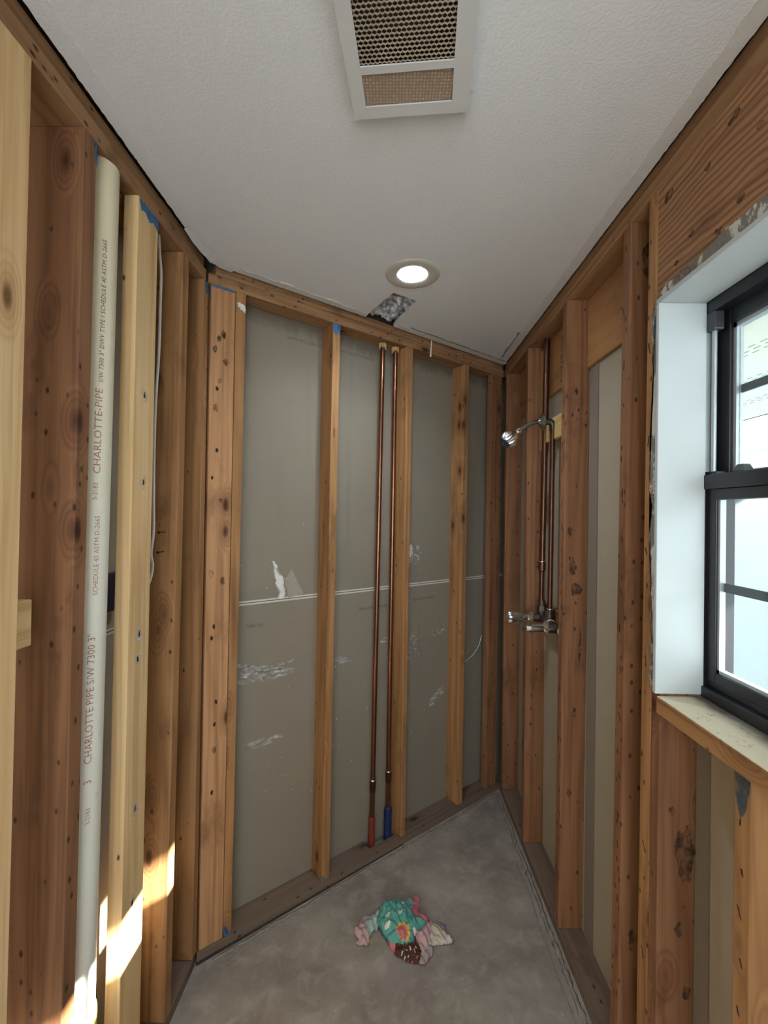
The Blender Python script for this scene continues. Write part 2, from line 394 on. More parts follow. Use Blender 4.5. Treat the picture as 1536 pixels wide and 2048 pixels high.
# back wall board (face at n = TD)
bm = bmesh.new(); hexa(bm, [WB(-.14, TD, 0), WB(LB+.20, TD, 0), WB(LB+.20, TD+.013, 0), WB(-.14, TD+.013, 0), WB(-.14, TD, 2.62), WB(LB+.20, TD, 2.62), WB(LB+.20, TD+.013, 2.62), WB(-.14, TD+.013, 2.62)])
wb = struct(link('wall_back', bm, 'gyp'))
# right sheathing with the window opening
WY0, WY1, WZ0, WZ1 = .17, 1.085, 1.155, 2.105
bm = bmesh.new()
x0, x1 = XR+TD, XR+TD+.013
box(bm, (x0, WY1, 0), (x1, 2.805, 2.62)); box(bm, (x0, -1.35, 0), (x1, WY0, 2.62))
box(bm, (x0, WY0, 0), (x1, WY1, WZ0)); box(bm, (x0, WY0, WZ1), (x1, WY1, 2.62))
struct(link('wall_right', bm, 'sheath'))
bm = bmesh.new()
box(bm, (-.78, -1.35, 0), (-.55, -1.27, 2.62)); box(bm, (.55, -1.35, 0), (.76, -1.27, 2.62)); box(bm, (-.55, -1.35, 2.25), (.55, -1.27, 2.62)); box(bm, (-.55, -1.35, 0), (.55, -1.27, .7))  # unseen rear wall; its opening is added to let in fill light
struct(link('wall_rear', bm, 'jamb'))
bm = bmesh.new(); box(bm, (-1.1, -1.4, 2.62), (1.1, 3.0, 2.66)); struct(link('trim_1', bm, 'plate'), 'unseen roof slab added above the ceiling to keep sky light out')  # added slab out of view, stops sky light leaking past the ceiling edges
# ceiling board with the broken-out notch at the back wall
e = -.014
def back_edge_hit(p, q):      # intersection of line pq with the ceiling's back edge
    p = Vector((*p, 0)); q = Vector((*q, 0)); o = LC+N*e
    dpq = q-p; t = (o-p).dot(N)/dpq.dot(N); return p+dpq*t
hA, hB = (-.004, 1.754), (.094, 1.820)
eA = back_edge_hit(hA, (-.106, 1.930)); eB = back_edge_hit(hB, (.003, 2.054))
cl, cr = XL+.012, XR-.006
bl = LC+N*e; tL = (cl-bl.x)/D.x; pL = bl+D*tL; pR = bl+D*((cr-bl.x)/D.x)
def jag(a, b, k, amp):
    a = Vector((a[0], a[1], 0)); b = Vector((b[0], b[1], 0)); nr = Vector((-(b-a).y, (b-a).x, 0)).normalized()
    return [a.lerp(b, i/k)+nr*(rnd()-.5)*amp for i in range(k)]
outline = [Vector((cl, -1.3, 0)), Vector((cr, -1.3, 0))] + jag((cr, .2), pR, 60, .003) + jag(pR, pL, 70, .005) + jag(pL, (cl, .2), 60, .003)
bm = bmesh.new(); lo = [bm.verts.new((p.x, p.y, CE)) for p in outline]; hi = [bm.verts.new((p.x, p.y, CE+.013)) for p in outline]
bm.faces.new(lo); bm.faces.new(hi)
for i in range(len(lo)): bm.faces.new((lo[i], lo[(i+1) % len(lo)], hi[(i+1) % len(lo)], hi[i]))
bmesh.ops.triangulate(bm, faces=[f for f in bm.faces if len(f.verts) > 4])
# cut the recessed-light opening and vent opening
ceil = struct(link('ceiling', bm, 'ceil'))
LX, LY = .066, 1.616
def cutter(bmc):
    me = bpy.data.meshes.new('cut'); bmesh.ops.recalc_face_normals(bmc, faces=bmc.faces); bmc.to_mesh(me); bmc.free(); o = bpy.data.objects.new('cut', me); C.objects.link(o); return o
VROT = math.radians(-4.6); VC = Vector((.016, .765, 0))
def VV(u, v_, z): c_, s_ = math.cos(VROT), math.sin(VROT); return Vector((VC.x+u*c_-v_*s_, VC.y+u*s_+v_*c_, z))
for k in range(3):
    bmc = bmesh.new()
    if k == 2:
        oA = Vector(eA)+(Vector(eA)-Vector((*hA, 0)))*.4; oB = Vector(eB)+(Vector(eB)-Vector((*hB, 0)))*.4
        lp = jag((*hA,), (*hB,), 5, .004)+jag((*hB,), oB, 14, .005)+[oB]+[oA]+jag(oA, (*hA,), 14, .005)[1:]
        lo = [bmc.verts.new((p.x, p.y, 2.4)) for p in lp]; hi = [bmc.verts.new((p.x, p.y, 2.5)) for p in lp]
        bmc.faces.new(lo); bmc.faces.new(hi)
        for i in range(len(lo)): bmc.faces.new((lo[i], lo[(i+1) % len(lo)], hi[(i+1) % len(lo)], hi[i]))
    elif k == 0: lathe(bmc, (LX, LY, 2.40), (0, 0, 1), [(0, 0), (0, .07), (.12, .07), (.12, 0)], 40)
    else: hexa(bmc, [VV(-.105, -.20, 2.4), VV(.105, -.20, 2.4), VV(.105, .155, 2.4), VV(-.105, .155, 2.4), VV(-.105, -.20, 2.5), VV(.105, -.20, 2.5), VV(.105, .155, 2.5), VV(-.105, .155, 2.5)])
    co = cutter(bmc); md = ceil.modifiers.new('b', 'BOOLEAN'); md.object = co; md.operation = 'DIFFERENCE'; md.solver = 'EXACT'
    bpy.context.view_layer.update()
    me = bpy.data.meshes.new_from_object(ceil.evaluated_get(bpy.context.evaluated_depsgraph_get()))
    ceil.modifiers.clear(); ceil.data = me; bpy.data.objects.remove(co)

# ------------------------------------------------------------------ framing: top and sole plates
gp = 'top plates under the ceiling'
rail('top_plate', WL, -1.2, 1.548, 0, TL, PB, PB+ST, 'plate', 'lower board of the double top plate along the left wall', 'top plate', gp, .001)
rail('top_plate', WL, -1.2, 1.54, .006, TL, PB+ST+.0022, 2.467, 'plate', 'rough upper board of the double top plate along the left wall, beside the ceiling edge', 'top plate', gp, .004)
rail('top_plate', WB, .004, LB-.002, 0, TD, PB, PB+ST, 'plate', 'lower board of the top plate above the grey board wall', 'top plate', gp, .001)
rail('top_plate', WB, .03, LB-.004, .005, TD, PB+ST+.0022, 2.467, 'plate', 'upper board of the top plate above the grey board wall, touching the ragged ceiling', 'top plate', gp, .003)
rail('top_plate', WR, -1.2, 2.598, 0, TD, PB, PB+ST, 'plate', 'lower board of the double top plate along the right wall', 'top plate', gp, .001)
rail('top_plate', WR, -1.2, 2.595, .006, TD, PB+ST+.0022, 2.467, 'plate', 'upper board of the double top plate along the right wall, above the window header', 'top plate', gp, .003)
gs = 'sole plates on the concrete'
rail('sole_plate', WL, -1.2, 1.548, 0, TL, 0.0005, ST-.0005, 'sole', 'sole plate on the floor under the left wall studs', 'sole plate', gs)
rail('sole_plate', WR, -1.2, 2.598, 0, TD, 0.0005, ST-.0005, 'sole', 'dusty sole plate on the floor along the right wall below the shower valve', 'sole plate', gs)
# back sole plate with a notch where the two pipes pass
bm = bmesh.new()
for a, b, n0, n1 in ((.004, .772, 0, TD), (.772, .925, 0, .034), (.925, LB-.002, 0, TD)):
    hexa(bm, [WB(a, n0, .0005), WB(b, n0, .0005), WB(b, n1, .0005), WB(a, n1, .0005), WB(a, n0, ST-.0005), WB(b, n0, ST-.0005), WB(b, n1, ST-.0005), WB(a, n1, ST-.0005)])
mw = frame_mat(WB(0, 0, .02), Vector((0, 0, 1)), D)
for v_ in bm.verts: v_.co = mw.inverted() @ v_.co
tag(link('sole_plate', bm, 'sole', mw=mw), 'dusty sole plate along the back wall, notched around the red and blue pipes', 'sole plate', gs)

# ------------------------------------------------------------------ framing: studs of the left wall
gl_, gb, gr = 'studs of the left wall', 'studs of the grey board wall', 'studs of the right wall'
P = stud('wall_stud', WL, (.684, .773), (.698, .789), 'pale', 'pale new pine stud at the left edge of the picture', 0, .038, group=gl_)
A = stud('wall_stud', WL, (.905, .943), (.926, .966), 'red', 'reddish stud with a wide side dark brown in shade, just left of the white plastic pipe', n1=TL, group=gl_)  # darker red wood also stands in for shade on the wide side
B = stud('wall_stud', WL, (1.107, 1.205), (1.128, 1.226), 'pale', 'pale pine stud turned flat beside the white plastic pipe, blue paint at its head', 0, .038, group=gl_)
Cc = stud('wall_stud', WL, (1.341, 1.381), (1.376, 1.417), 'fir', 'brown stud behind the white cable, second before the left corner', n1=TL, group=gl_)
Dd = stud('wall_stud', WL, (1.530, 1.566), (1.534, 1.572), 'fir', 'last stud of the left wall, in the corner against the wide spotted plank', n1=TL, group=gl_)
rail('wood_block', WL, .70, .861, .0385, .076, 1.312, 1.402, 'pale', 'short pale wood block sticking out behind the leftmost pine stud', 'wood block')
# back wall
B0 = stud('wall_stud', WB, (.010, .092), (.014, .101), 'plank', 'wide spotted plank standing flat in the left corner', 0, .038, group=gb)
B1 = stud('wall_stud', WB, (.0935, .124), (.1025, .140), 'fir', 'narrow orange stud fixed to the wide spotted corner plank', group=gb)
B2 = stud('wall_stud', WB, (.502, .539), (.516, .553), 'fir', 'orange stud with blue paint at head and foot, between the two widest grey board panels', group=gb)
B3 = stud('wall_stud', WB, (.931, .959), (.929, .969), 'fir', 'stud immediately right of the two vertical copper pipes', group=gb)
B4 = stud('wall_stud', WB, (1.326, 1.363), (1.336, 1.374), 'fir', 'stud on the darkest part of the grey board wall, right of the pipes', group=gb)
B5 = stud('wall_stud', WB, (1.558, 1.645), (1.574, 1.658), 'red', 'last stud of the grey board wall, beside the right corner', 0, .038, group=gb)
# right wall
R_0 = stud('wall_stud', WR, (2.540, 2.578), (2.540, 2.578), 'red', 'dark stud in the far right corner, behind the shower head', group=gr)
R_1 = stud('wall_stud', WR, (2.128, 2.168), (2.146, 2.184), 'red', 'reddish stud directly behind the shower arm flange', group=gr)
R_2 = stud('wall_stud', WR, (1.690, 1.733), (1.669, 1.716), 'red', 'stained stud at the near side of the shower valve', group=gr)
R_3 = stud('wall_stud', WR, (1.255, 1.301), (1.229, 1.269), 'red', 'dark stud between the beige board and the window framing', group=gr)
R_4 = stud('wall_stud', WR, (1.122, 1.168), (1.105, 1.143), 'fir', 'full height king stud beside the window', group=gr)
R_5 = stud('wall_stud', WR, (1.083, 1.1215), (1.0735, 1.1045), 'red', 'jack stud carrying the header and the end of the window sill', z1=2.106, group=gr)
R_6 = stud('wall_stud', WR, (.812, .850), (.807, .846), 'fir', 'short cripple stud under the window sill', z1=1.114, group=gr)
hd = rail('window_header', WR, -.2, 1.1045, 0, .076, 2.107, PB-.001, 'header', 'deep coarse grained header beam over the window', 'header beam')
sill = rail('window_sill_board', WR, .10, 1.0725, -.012, .098, 1.1155, 1.1535, 'fir', 'rough sill board under the window with a pale grimy top', 'sill board', rag=.002)
# rim strips at the back of the right bays
for a, b, lb in ((1.302, 1.668, 'reddish plywood strip behind the studs, between the beige board and the ceiling near the window'), (1.734, 2.125, 'plywood strip with dark lettering above the shower arm'), (2.185, 2.538, 'narrow dark plywood strip high in the far right corner')):
    rail('plywood_strip', WR, a, b, TD-.014, TD-.001, 2.134, PB-.001, 'ply', lb, 'plywood strip', 'plywood strips at the top of the right wall bays')
for a, b, lb in ((1.60, 1.668, 'speckled grey strip beside the stained stud'), (1.03, 1.0725, 'speckled grey strip beside the jack stud under the window')):
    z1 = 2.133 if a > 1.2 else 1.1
    bm = bmesh.new(); box(bm, (XR+TD-.004, a, ST), (XR+TD-.0005, b, z1)); tag(link('flecked_strip', bm, 'flecked'), lb, 'felt strip', 'felt strips in the right wall')  # narrow darker speckled strips laid on the sheathing face
bm = bmesh.new(); box(bm, (XR+TD-.009, 1.86, ST), (XR+TD-.0005, 1.915, 2.13)); tag(link('furring_strip', bm, 'sheath'), 'pale grey strip standing behind the shower riser pipe', 'furring strip')
# shower backing blocks
rail('wood_block', WR, 1.722, 2.045, .050, .074, 1.915, 2.012, 'yellow', 'yellow pine backing block behind the shower arm elbow', 'wood block')
rail('wood_block', WR, 1.736, 2.12, .0685, .0885, 1.075, 1.178, 'red', 'reddish backing block behind the shower valve', 'wood block')
stud('wood_cleat', WR, (2.100, 2.126), (2.106, 2.144), 'fir', 'thin orange cleat beside the shower pipe, ending below the flange', .050, .088, 1.885, 2.36, 'wood cleat')

# ------------------------------------------------------------------ paint and plaster marks on boards (children)
def onW(W, off=-.0005): return lambda s, z, h: W(s, off-h, z)
def mark(W, pts, mat, par, off=-.0006, jit=.3, name='paint_mark', step=.005, lb=None):
    o = ragged(name, onW(W, off), pts, mat, par, jit, .0005, step)
    if lb: o['label'] = lb
    return o
mark(WL, [(.958, 2.386), (.967, 2.386), (.965, 2.33), (.961, 2.345)], 'bluep', A, lb='blue paint smear')
mark(WL, [(1.133, 2.386), (1.225, 2.386), (1.224, 2.352), (1.20, 2.362), (1.18, 2.35), (1.16, 2.365), (1.14, 2.36)], 'bluep', B, lb='blue paint smear')
mark(WL, [(1.534, 2.386), (1.571, 2.386), (1.571, 2.335), (1.56, 2.35), (1.55, 2.35)], 'bluep', Dd, lb='blue paint smear')
mark(WB, [(.016, 2.388), (.099, 2.388), (.099, 2.381), (.016, 2.380)], 'bluep', B0, jit=.1, lb='blue chalk line')
mark(WB, [(.517, 2.386), (.552, 2.386), (.551, 2.345), (.54, 2.36), (.53, 2.34), (.518, 2.355)], 'bluep', B2, lb='blue paint smear')
mark(WB, [(.503, .042), (.52, .042), (.515, .055), (.504, .065)], 'bluep', B2, lb='blue paint smear')
mark(WB, [(.095, .04), (.122, .04), (.122, .047), (.101, .05), (.096, .085)], 'bluep', B1, lb='blue paint smear')
mark(WB, [(.105, 2.352), (.138, 2.345), (.138, 2.318), (.125, 2.325), (.112, 2.335)], 'whitepl', B1, jit=.8, name='plaster_smear', lb='white plaster smear')
mark(WR, [(.808, 1.112), (.845, 1.112), (.842, 1.07), (.83, 1.03), (.82, 1.045)], 'bluestain', R_6, lb='grey blue stain')
for par, W, s, z in ((B, WL, 1.17, 1.885), (B, WL, 1.172, 1.655), (B, WL, 1.165, 1.255), (B, WL, 1.16, 1.19), (B, WL, 1.16, .80), (B, WL, 1.155, .56)):
    pts = [(s+.017*math.cos(a)*(0.6+.6*rnd()), z+.022*math.sin(a)*(.6+.6*rnd())) for a in [k*.7 for k in range(9)]]
    mark(W, pts, 'smear', par, name='plaster_smear', jit=.6)
    mark(W, [(s-.002, z-.008), (s+.003, z-.007), (s+.002, z+.008), (s-.002, z+.005)], 'ink', par, off=-.0013, name='nail_hole', lb='dark nail hole')
# knots and dark scars on the plank
for s, z in ((.04, 2.02), (.042, 1.80), (.042, 1.17), (.035, 1.13), (.05, .82), (.045, .58), (.028, 1.70), (.055, .90)):
    pts = [(s+.005*math.cos(a)*(0.7+.5*rnd()), z+.009*math.sin(a)*(.7+.5*rnd())) for a in [k*.7 for k in range(9)]]
    mark(WB, pts, 'ink', B0, name='nail_hole', step=.003, lb='black nail hole')
# staple and nail scars on the right wall edges
for par, s0, z0, z1, cnt in ((R_2, 1.699, .2, 2.2, 20), (R_3, 1.262, .2, 2.2, 16), (R_1, 2.15, .3, 2.2, 12), (R_6, .83, .3, 1.05, 9), (R_4, 1.138, .3, 2.2, 7)):
    for k in range(cnt):
        z = z0+(z1-z0)*(k+.5+.5*(rnd()-.5))/cnt; s = s0+.010*(rnd()-.5); a = (rnd()-.3)*.8; L = .006+.008*rnd()
        mark(WR, [(s-L*math.sin(a)-.0012, z-L), (s-L*math.sin(a)+.0012, z-L), (s+L*math.sin(a)+.0016, z+L), (s+L*math.sin(a)-.0012, z+L)], 'ink', par, name='staple_scar', step=.004)
for y, z, q in ((1.06, 2.34, .022), (.93, 2.31, .014), (.98, 2.20, .012), (.90, 2.155, .014), (.86, 2.35, .016), (.80, 2.28, .012), (.74, 2.33, .016), (1.03, 2.165, .010), (.84, 2.18, .012), (.72, 2.21, .013), (.66, 2.36, .015)):
    pts = [(y+q*.8*math.cos(a)*(.6+.7*rnd()), z+q*.55*math.sin(a)*(.6+.7*rnd())) for a in [k*.6 for k in range(10)]]
    mark(WR, pts, 'stain', hd, name='dark_stain', jit=.6)
for s, z in ((.044, 2.20), (.06, 2.22), (.03, 2.16), (.07, 2.12), (.05, 2.05), (.035, 1.95), (.06, 1.62), (.03, 1.36), (.07, 1.33), (.05, .73)):
    q = .006+.005*rnd(); pts = [(s+q*math.cos(a)*(.6+.7*rnd()), z+q*1.5*math.sin(a)*(.6+.7*rnd())) for a in [k*.6 for k in range(10)]]
    mark(WB, pts, 'stain', B0, name='dark_stain', jit=.5, step=.003)
def nearface(par, s0, s1, lst):
    for n_, z, qx, qz in lst:
        pts = [(n_+qx*math.cos(a)*(.7+.6*rnd()), z+qz*math.sin(a)*(.7+.6*rnd())) for a in [k*.6 for k in range(10)]]
        ragged('dark_stain', lambda u, v_, h: WR(s0+(s1-s0)*(v_-ST)/(PB-ST)-.0030-h, u, v_), pts, 'stain', par, .5, .0005, .005)
nearface(R_2, 1.690, 1.669, ((.021, 1.525, .009, .018), (.032, 1.395, .014, .030), (.046, 1.31, .020, .026), (.063, 1.095, .006, .055), (.037, 2.05, .006, .014), (.074, 1.965, .004, .008), (.074, 1.92, .004, .009), (.045, .85, .006, .02), (.03, .55, .008, .015)))
nearface(R_5, 1.083, 1.0735, ((.06, .78, .02, .07), (.05, .60, .008, .02), (.03, .88, .006, .01), (.07, .45, .008, .02)))
nearface(R_3, 1.255, 1.229, ((.05, 2.28, .022, .045), (.03, .42, .006, .03)))
# printed grade stamps
def stamp(W, par, s, z, txt, size, nface=None):
    textmesh('grade_stamp', txt, size, 'ink', par, lambda x, y: W(s+y, -.0007, z+x))
stamp(WB, B2, .524, 1.905, 'S-DRY', .014); stamp(WB, B2, .526, 1.33, 'HF', .014)
stamp(WB, B4, 1.345, 1.90, 'S-DRY', .012); stamp(WB, B5, 1.62, 1.19, 'HF', .016)
textmesh('grade_stamp', 'EXTERIOR', .05, 'ink', [o for o in C.objects if o.get('label', '').startswith('plywood strip with dark')][0], lambda x, y: WR(1.90+y*.8, TD-.0147, 2.155+x*.9))

# ------------------------------------------------------------------ printing, smears and torn spots on the grey board wall (children of wall_back)
BW = lambda s, z, h: WB(s, TD-.0006-h, z)
def prt(txt, s, z, size): textmesh('printed_text', txt, size, 'inkgrey', wb, lambda x, y: WB(s-x, TD-.0008, z-y))
prt('100% RECYCLED PAPER', .52, 2.318, .0165)
prt('ISO 9002 REGISTERED DIVISION', .80, 2.322, .0165)
prt('ISO 9002', .265, 1.135, .018)
prt('100% RECYCLED PAPER', .905, 1.140, .0165)
prt('ISO 9002 REGISTERED', 1.22, 1.150, .0165)
def smear(pts, mat, name='plaster_smear', jit=.6, step=.006): return ragged(name, BW, pts, mat, wb, jit, .0006, step)
smear([(.300, 1.385), (.315, 1.375), (.325, 1.335), (.345, 1.31), (.350, 1.275), (.362, 1.245), (.350, 1.225), (.330, 1.228), (.335, 1.25), (.318, 1.29), (.312, 1.33)], 'whitepl', 'torn_paper', .9)
smear([(.355, 1.30), (.385, 1.345), (.442, 1.235), (.372, 1.226)], 'paper', 'torn_paper', .2)
smear([(.985, 1.42), (1.012, 1.42), (1.018, 1.36), (1.008, 1.30), (.990, 1.34)], 'whitepl', 'torn_paper', 1.0)
smear([(1.035, 1.42), (1.055, 1.425), (1.062, 1.39), (1.048, 1.36)], 'whitepl', 'torn_paper', 1.0)
smear([(1.02, 1.33), (1.05, 1.43), (1.12, 1.42), (1.13, 1.33)], 'rings', 'adhesive_mark')
smear([(.145, 1.00), (.20, .975), (.25, .94), (.40, .930), (.40, .905), (.30, .900), (.22, .905), (.145, .90)], 'smear')
smear([(.33, .955), (.40, .965), (.40, .950), (.34, .944)], 'smear')
smear([(.21, .67), (.33, .675), (.36, .655), (.30, .64), (.20, .645)], 'smear')
smear([(1.20, .99), (1.23, 1.03), (1.29, 1.02), (1.30, .95), (1.22, .93)], 'rings')
smear([(.57, .93), (.66, .93), (.70, .90), (.62, .905)], 'smear')
smear([(1.18, .60), (1.30, .66), (1.30, .60), (1.20, .56)], 'smear')
smear([(1.005, .97), (1.10, .99), (1.12, .85), (1.06, .80), (1.01, .84)], 'rings', 'adhesive_mark')
smear([(.86, .97), (.90, .985), (.905, .96), (.86, .95)], 'smear')
for cs, cz, cr_ in ((.34, .54, .065), (.60, .55, .045), (1.10, .86, .05)):
    bm = bmesh.new()
    for k in range(26):
        a = rnd()*6.28; q = cr_*math.sqrt(rnd()); s_, z_ = cs+q*math.cos(a), cz+q*math.sin(a)*1.0
        rad = .009*(.5+rnd())
        lo = [bm.verts.new(BW(s_+rad*math.cos(t)*(1+.3*(rnd()-.5)), z_+rad*1.3*math.sin(t), 0)) for t in [i*.785 for i in range(8)]]
        li = [bm.verts.new(BW(s_+rad*.8*math.cos(t), z_+rad*1.3*.8*math.sin(t), 0)) for t in [i*.785 for i in range(8)]]
        for i in range(8): bm.faces.new((lo[i], lo[(i+1) % 8], li[(i+1) % 8], li[i]))
    link('adhesive_mark', bm, 'rings', wb)
bm = bmesh.new()
for k in range(70):
    s_, z_ = (.15+1.5*rnd(), .3+1.3*rnd()**1.3); q = .0008+.0018*rnd()
    bm.faces.new([bm.verts.new(BW(s_+q*math.cos(t), z_+q*1.5*math.sin(t), .0002)) for t in [i*1.256 for i in range(5)]])
link('plaster_fleck', bm, 'whitepl', wb)['kind'] = 'stuff'

# ------------------------------------------------------------------ white plastic drain pipe
px, py0, py1, pr = -.7040, .997, 1.040, .0435
def pvcp(z): return Vector((px, py0+(py1-py0)*z/2.45, z))
bm = bmesh.new(); tube(bm, [pvcp(z) for z in (.40, 1.0, 1.8, 2.3895)], pr, 48)
pipe = autosmooth(link('drain_pipe', bm, 'pvc')); tag(pipe, 'thick white plastic drain pipe standing in the left wall', 'drain pipe')
bm = bmesh.new(); tube(bm, [pvcp(.0395), pvcp(.43), pvcp(.437), pvcp(.440)], [pr+.004, pr+.004, pr+.003, pr], 48)
o = autosmooth(link('pipe_coupling', bm, 'coup', pipe)); o['label'] = 'wider coupling with a yellow glue stain'
def onpipe(z0, a0, sc_=1.0):
    # text runs up the pipe; letter tops toward the left (away from the room)
    def f(x, y):
        z = z0+x; c_ = pvcp(z); a = a0 - y/pr
        return Vector((c_.x+(pr+.0006)*math.cos(a), c_.y+(pr+.0006)*math.sin(a), z))
    return f
a0 = math.radians(-27)
for txt, z0, size, col in (('3-2183', .895, .013, 'inkred'), ('3', .985, .020, 'inkred'), ('CHARLOTTE PIPE S/W 7300 3"', 1.030, .0215, 'inkred'),):
    textmesh('printed_text', txt, size, col, pipe, onpipe(z0-.02, a0), 1.0, 1.02)
textmesh('printed_text', 'CHARLOTTE-PIPE', .0215, 'inkred', pipe, onpipe(1.66, a0), 1.15, 1.02)
textmesh('printed_text', 'SCHEDULE 40 ASTM D-2665', .0145, 'inkred', pipe, onpipe(1.385, a0+.05), 1.0, 1.02)
textmesh('printed_text', '3-2183', .0145, 'inkred', pipe, onpipe(1.60, a0-.1), 1.0)
textmesh('printed_text', 'S/W 7300 3" DWV TYPE I SCHEDULE 40 ASTM D-2665', .0135, 'inkgrey', pipe, onpipe(1.87, a0), 1.0, 1.05)

# ------------------------------------------------------------------ electrical box, cable, nails in the left wall
t = empty('electrical_box', WL(1.25, TL-.0005, 1.36))
bm = bmesh.new(); box(bm, tuple(WL(1.165, TL-.001, 1.300)), tuple(WL(1.28, TL-.035, 1.402)))
o = bevel(link('box_body', bm, 'box', t), .004)
bm = bmesh.new(); box(bm, tuple(WL(1.235, TL-.0355, 1.318)), tuple(WL(1.262, TL-.0362, 1.358))); link('printed_label', bm, 'inkgrey', t)
tag(t, 'dark blue electrical box behind the white drain pipe', 'electrical box')
bm = bmesh.new(); cb = [(1.285, .03, 2.385), (1.292, .03, 2.33), (1.301, .03, 2.28), (1.300, .03, 2.2), (1.297, .03, 2.05), (1.284, .03, 1.90), (1.282, .031, 1.75), (1.284, .031, 1.61), (1.287, .031, 1.52), (1.277, .032, 1.455), (1.287, .032, 1.42), (1.281, .035, 1.38), (1.26, .045, 1.33), (1.25, .06, 1.25)]
pts = []
for i in range(len(cb)-1):
    for q in range(4):
        p0 = Vector(cb[max(i-1, 0)]); p1 = Vector(cb[i]); p2 = Vector(cb[i+1]); p3 = Vector(cb[min(i+2, len(cb)-1)]); u = q/4
        pts.append(.5*((2*p1)+(p2-p0)*u+(2*p0-5*p1+4*p2-p3)*u*u+(3*p1-p0-3*p2+p3)*u**3))
tube(bm, [WL(*p) for p in pts], .0042, 8)
autosmooth(tag(link('electrical_cable', bm, 'cable'), 'thin white electrical cable hanging behind the flat pale pine stud', 'cable'))
def nail(a, b, lb, r=.0016):
    a, b = Vector(a), Vector(b); bm = bmesh.new(); d_ = (b-a).normalized()
    tube(bm, [a, b], r, 8); tube(bm, [b, b+d_*.0012], r*2.4, 10)
    return tag(link('nail', bm, 'nail'), lb, 'nail', 'nails sticking out of the studs')
nail(WL(1.3525, .030, 1.515), WL(1.315, .030, 1.515), 'upper dark nail sticking out beside the white cable')
nail(WL(1.3525, .034, 1.455), WL(1.318, .034, 1.455), 'lower dark nail sticking out beside the white cable')
nail(WR(1.262, .06, 2.07), WR(1.315, .05, 2.075), 'dark nail at the top of the beige board by the window framing')
nail(WR(1.262, .06, 1.235), WR(1.318, .052, 1.235), 'dark nail poking out low beside the beige board')
# thin loose wire in the darkest bay
bm = bmesh.new(); q = [(1.385, .07, .72), (1.42, .07, .755), (1.47, .068, .77), (1.52, .07, .79), (1.57, .074, .83), (1.60, .08, .88)]
tube(bm, [WB(*p) for p in q], .0022, 8); tag(link('loose_wire', bm, 'tape'), 'thin pale wire curving across the darkest panel by the right corner', 'wire')

# ------------------------------------------------------------------ copper pipes on the back wall
def cpipe(s_b, s_t, ztop, zf, zs, mat, lb, sl, sllb, srad):
    t = empty('copper_pipe', WB(s_b, .052, .0))
    f = lambda z: WB(s_b+(s_t-s_b)*z/2.39, .052, z)
    bm = bmesh.new(); tube(bm, [f(.02), f(zf-.06), f(ztop)], .0112, 20); autosmooth(link('pipe_tube', bm, mat, t))
    bm = bmesh.new(); tube(bm, [f(zf-.055), f(zf-.05), f(zf), f(zf+.003)], [.0112, .0145, .0145, .012], 20); autosmooth(link('coupling', bm, 'copperd', t))
    bm = bmesh.new(); tube(bm, [f(zf), f(zf+.003)], [.0148, .0135], 20); autosmooth(link('solder_ring', bm, 'solder', t))
    bm = bmesh.new(); K = 22
    tube(bm, [f(.004+(zs-.004)*k/K)+Vector((rnd()-.5, rnd()-.5, 0))*.0016 for k in range(K+1)], [srad*(1+.14*(rnd()-.5)) for k in range(K)]+[.0115], 16)
    autosmooth(link('foam_sleeve', bm, sl, t))['label'] = sllb
    return tag(t, lb, 'copper pipe', 'copper pipes of the grey board wall')
cpipe(.796, .822, 2.3895, .335, .165, 'copper', 'copper pipe ending in a red sleeve at the floor', 'redsl', 'faded red sleeve', .0150)
cpipe(.892, .900, 2.3895, .345, .175, 'copper', 'copper pipe ending in a blue sleeve at the floor', 'bluesl', 'wrinkled blue sleeve', .0185)
for s, lb in ((.821, 'splintered wood plug at the top of the red sleeved copper pipe'), (.899, 'splintered wood plug at the top of the blue sleeved copper pipe')):
    bm = bmesh.new(); bmesh.ops.create_cone
    for k in range(11):
        a = k*.571; r0 = .0145; c0 = WB(s+r0*math.cos(a), .052+r0*math.sin(a), PB-.001); L = .016+.012*rnd()
        tube(bm, [c0, c0+Vector((0, 0, -L))], [.0045, .002+.002*rnd()], 5)
    tag(link('wood_plug', bm, 'splinter'), lb, 'wood plug', 'wood plugs above the copper pipes')

# ------------------------------------------------------------------ right wall: supply pipe, valve, riser, shower arm and head
t = empty('supply_pipe', WR(2.045, .045, 1.17))
f = lambda z: Vector((.690+(z-1.15)*.0096, 2.045-(z-1.15)*.005, z))
bm = bmesh.new(); tube(bm, [f(1.36), f(1.8), f(2.389)], .0135, 20); autosmooth(link('pipe_tube', bm, 'copperd', t))
bm = bmesh.new(); tube(bm, [f(1.315), f(1.33), f(1.335), f(1.372), f(1.375)], [.0105, .0115, .0160, .0160, .0138], 20); autosmooth(link('reducing_coupling', bm, 'copperd', t))
bm = bmesh.new(); tube(bm, [f(1.19), f(1.32)], .0098, 18); autosmooth(link('narrow_tube', bm, 'copperd', t))
bm = bmesh.new(); tube(bm, [f(1.3745), f(1.377)], .0162, 20); link('solder_ring', bm, 'solder', t)
tag(t, 'dark copper supply pipe running from the ceiling plate down to the shower valve', 'supply pipe')
VX, VZ = .693, 1.118
t = empty('shower_valve', (VX, 1.95, VZ))
bm = bmesh.new()
tube(bm, [(VX, 2.075, VZ), (VX, 2.045, VZ), (VX, 1.90, VZ), (VX, 1.80, VZ), (VX, 1.738, VZ)], [.017, .019, .0165, .018, .019], 20)
for y in (2.045, 1.945): tube(bm, [(VX, y, VZ), (VX, y, VZ+.036)], .0185, 16)
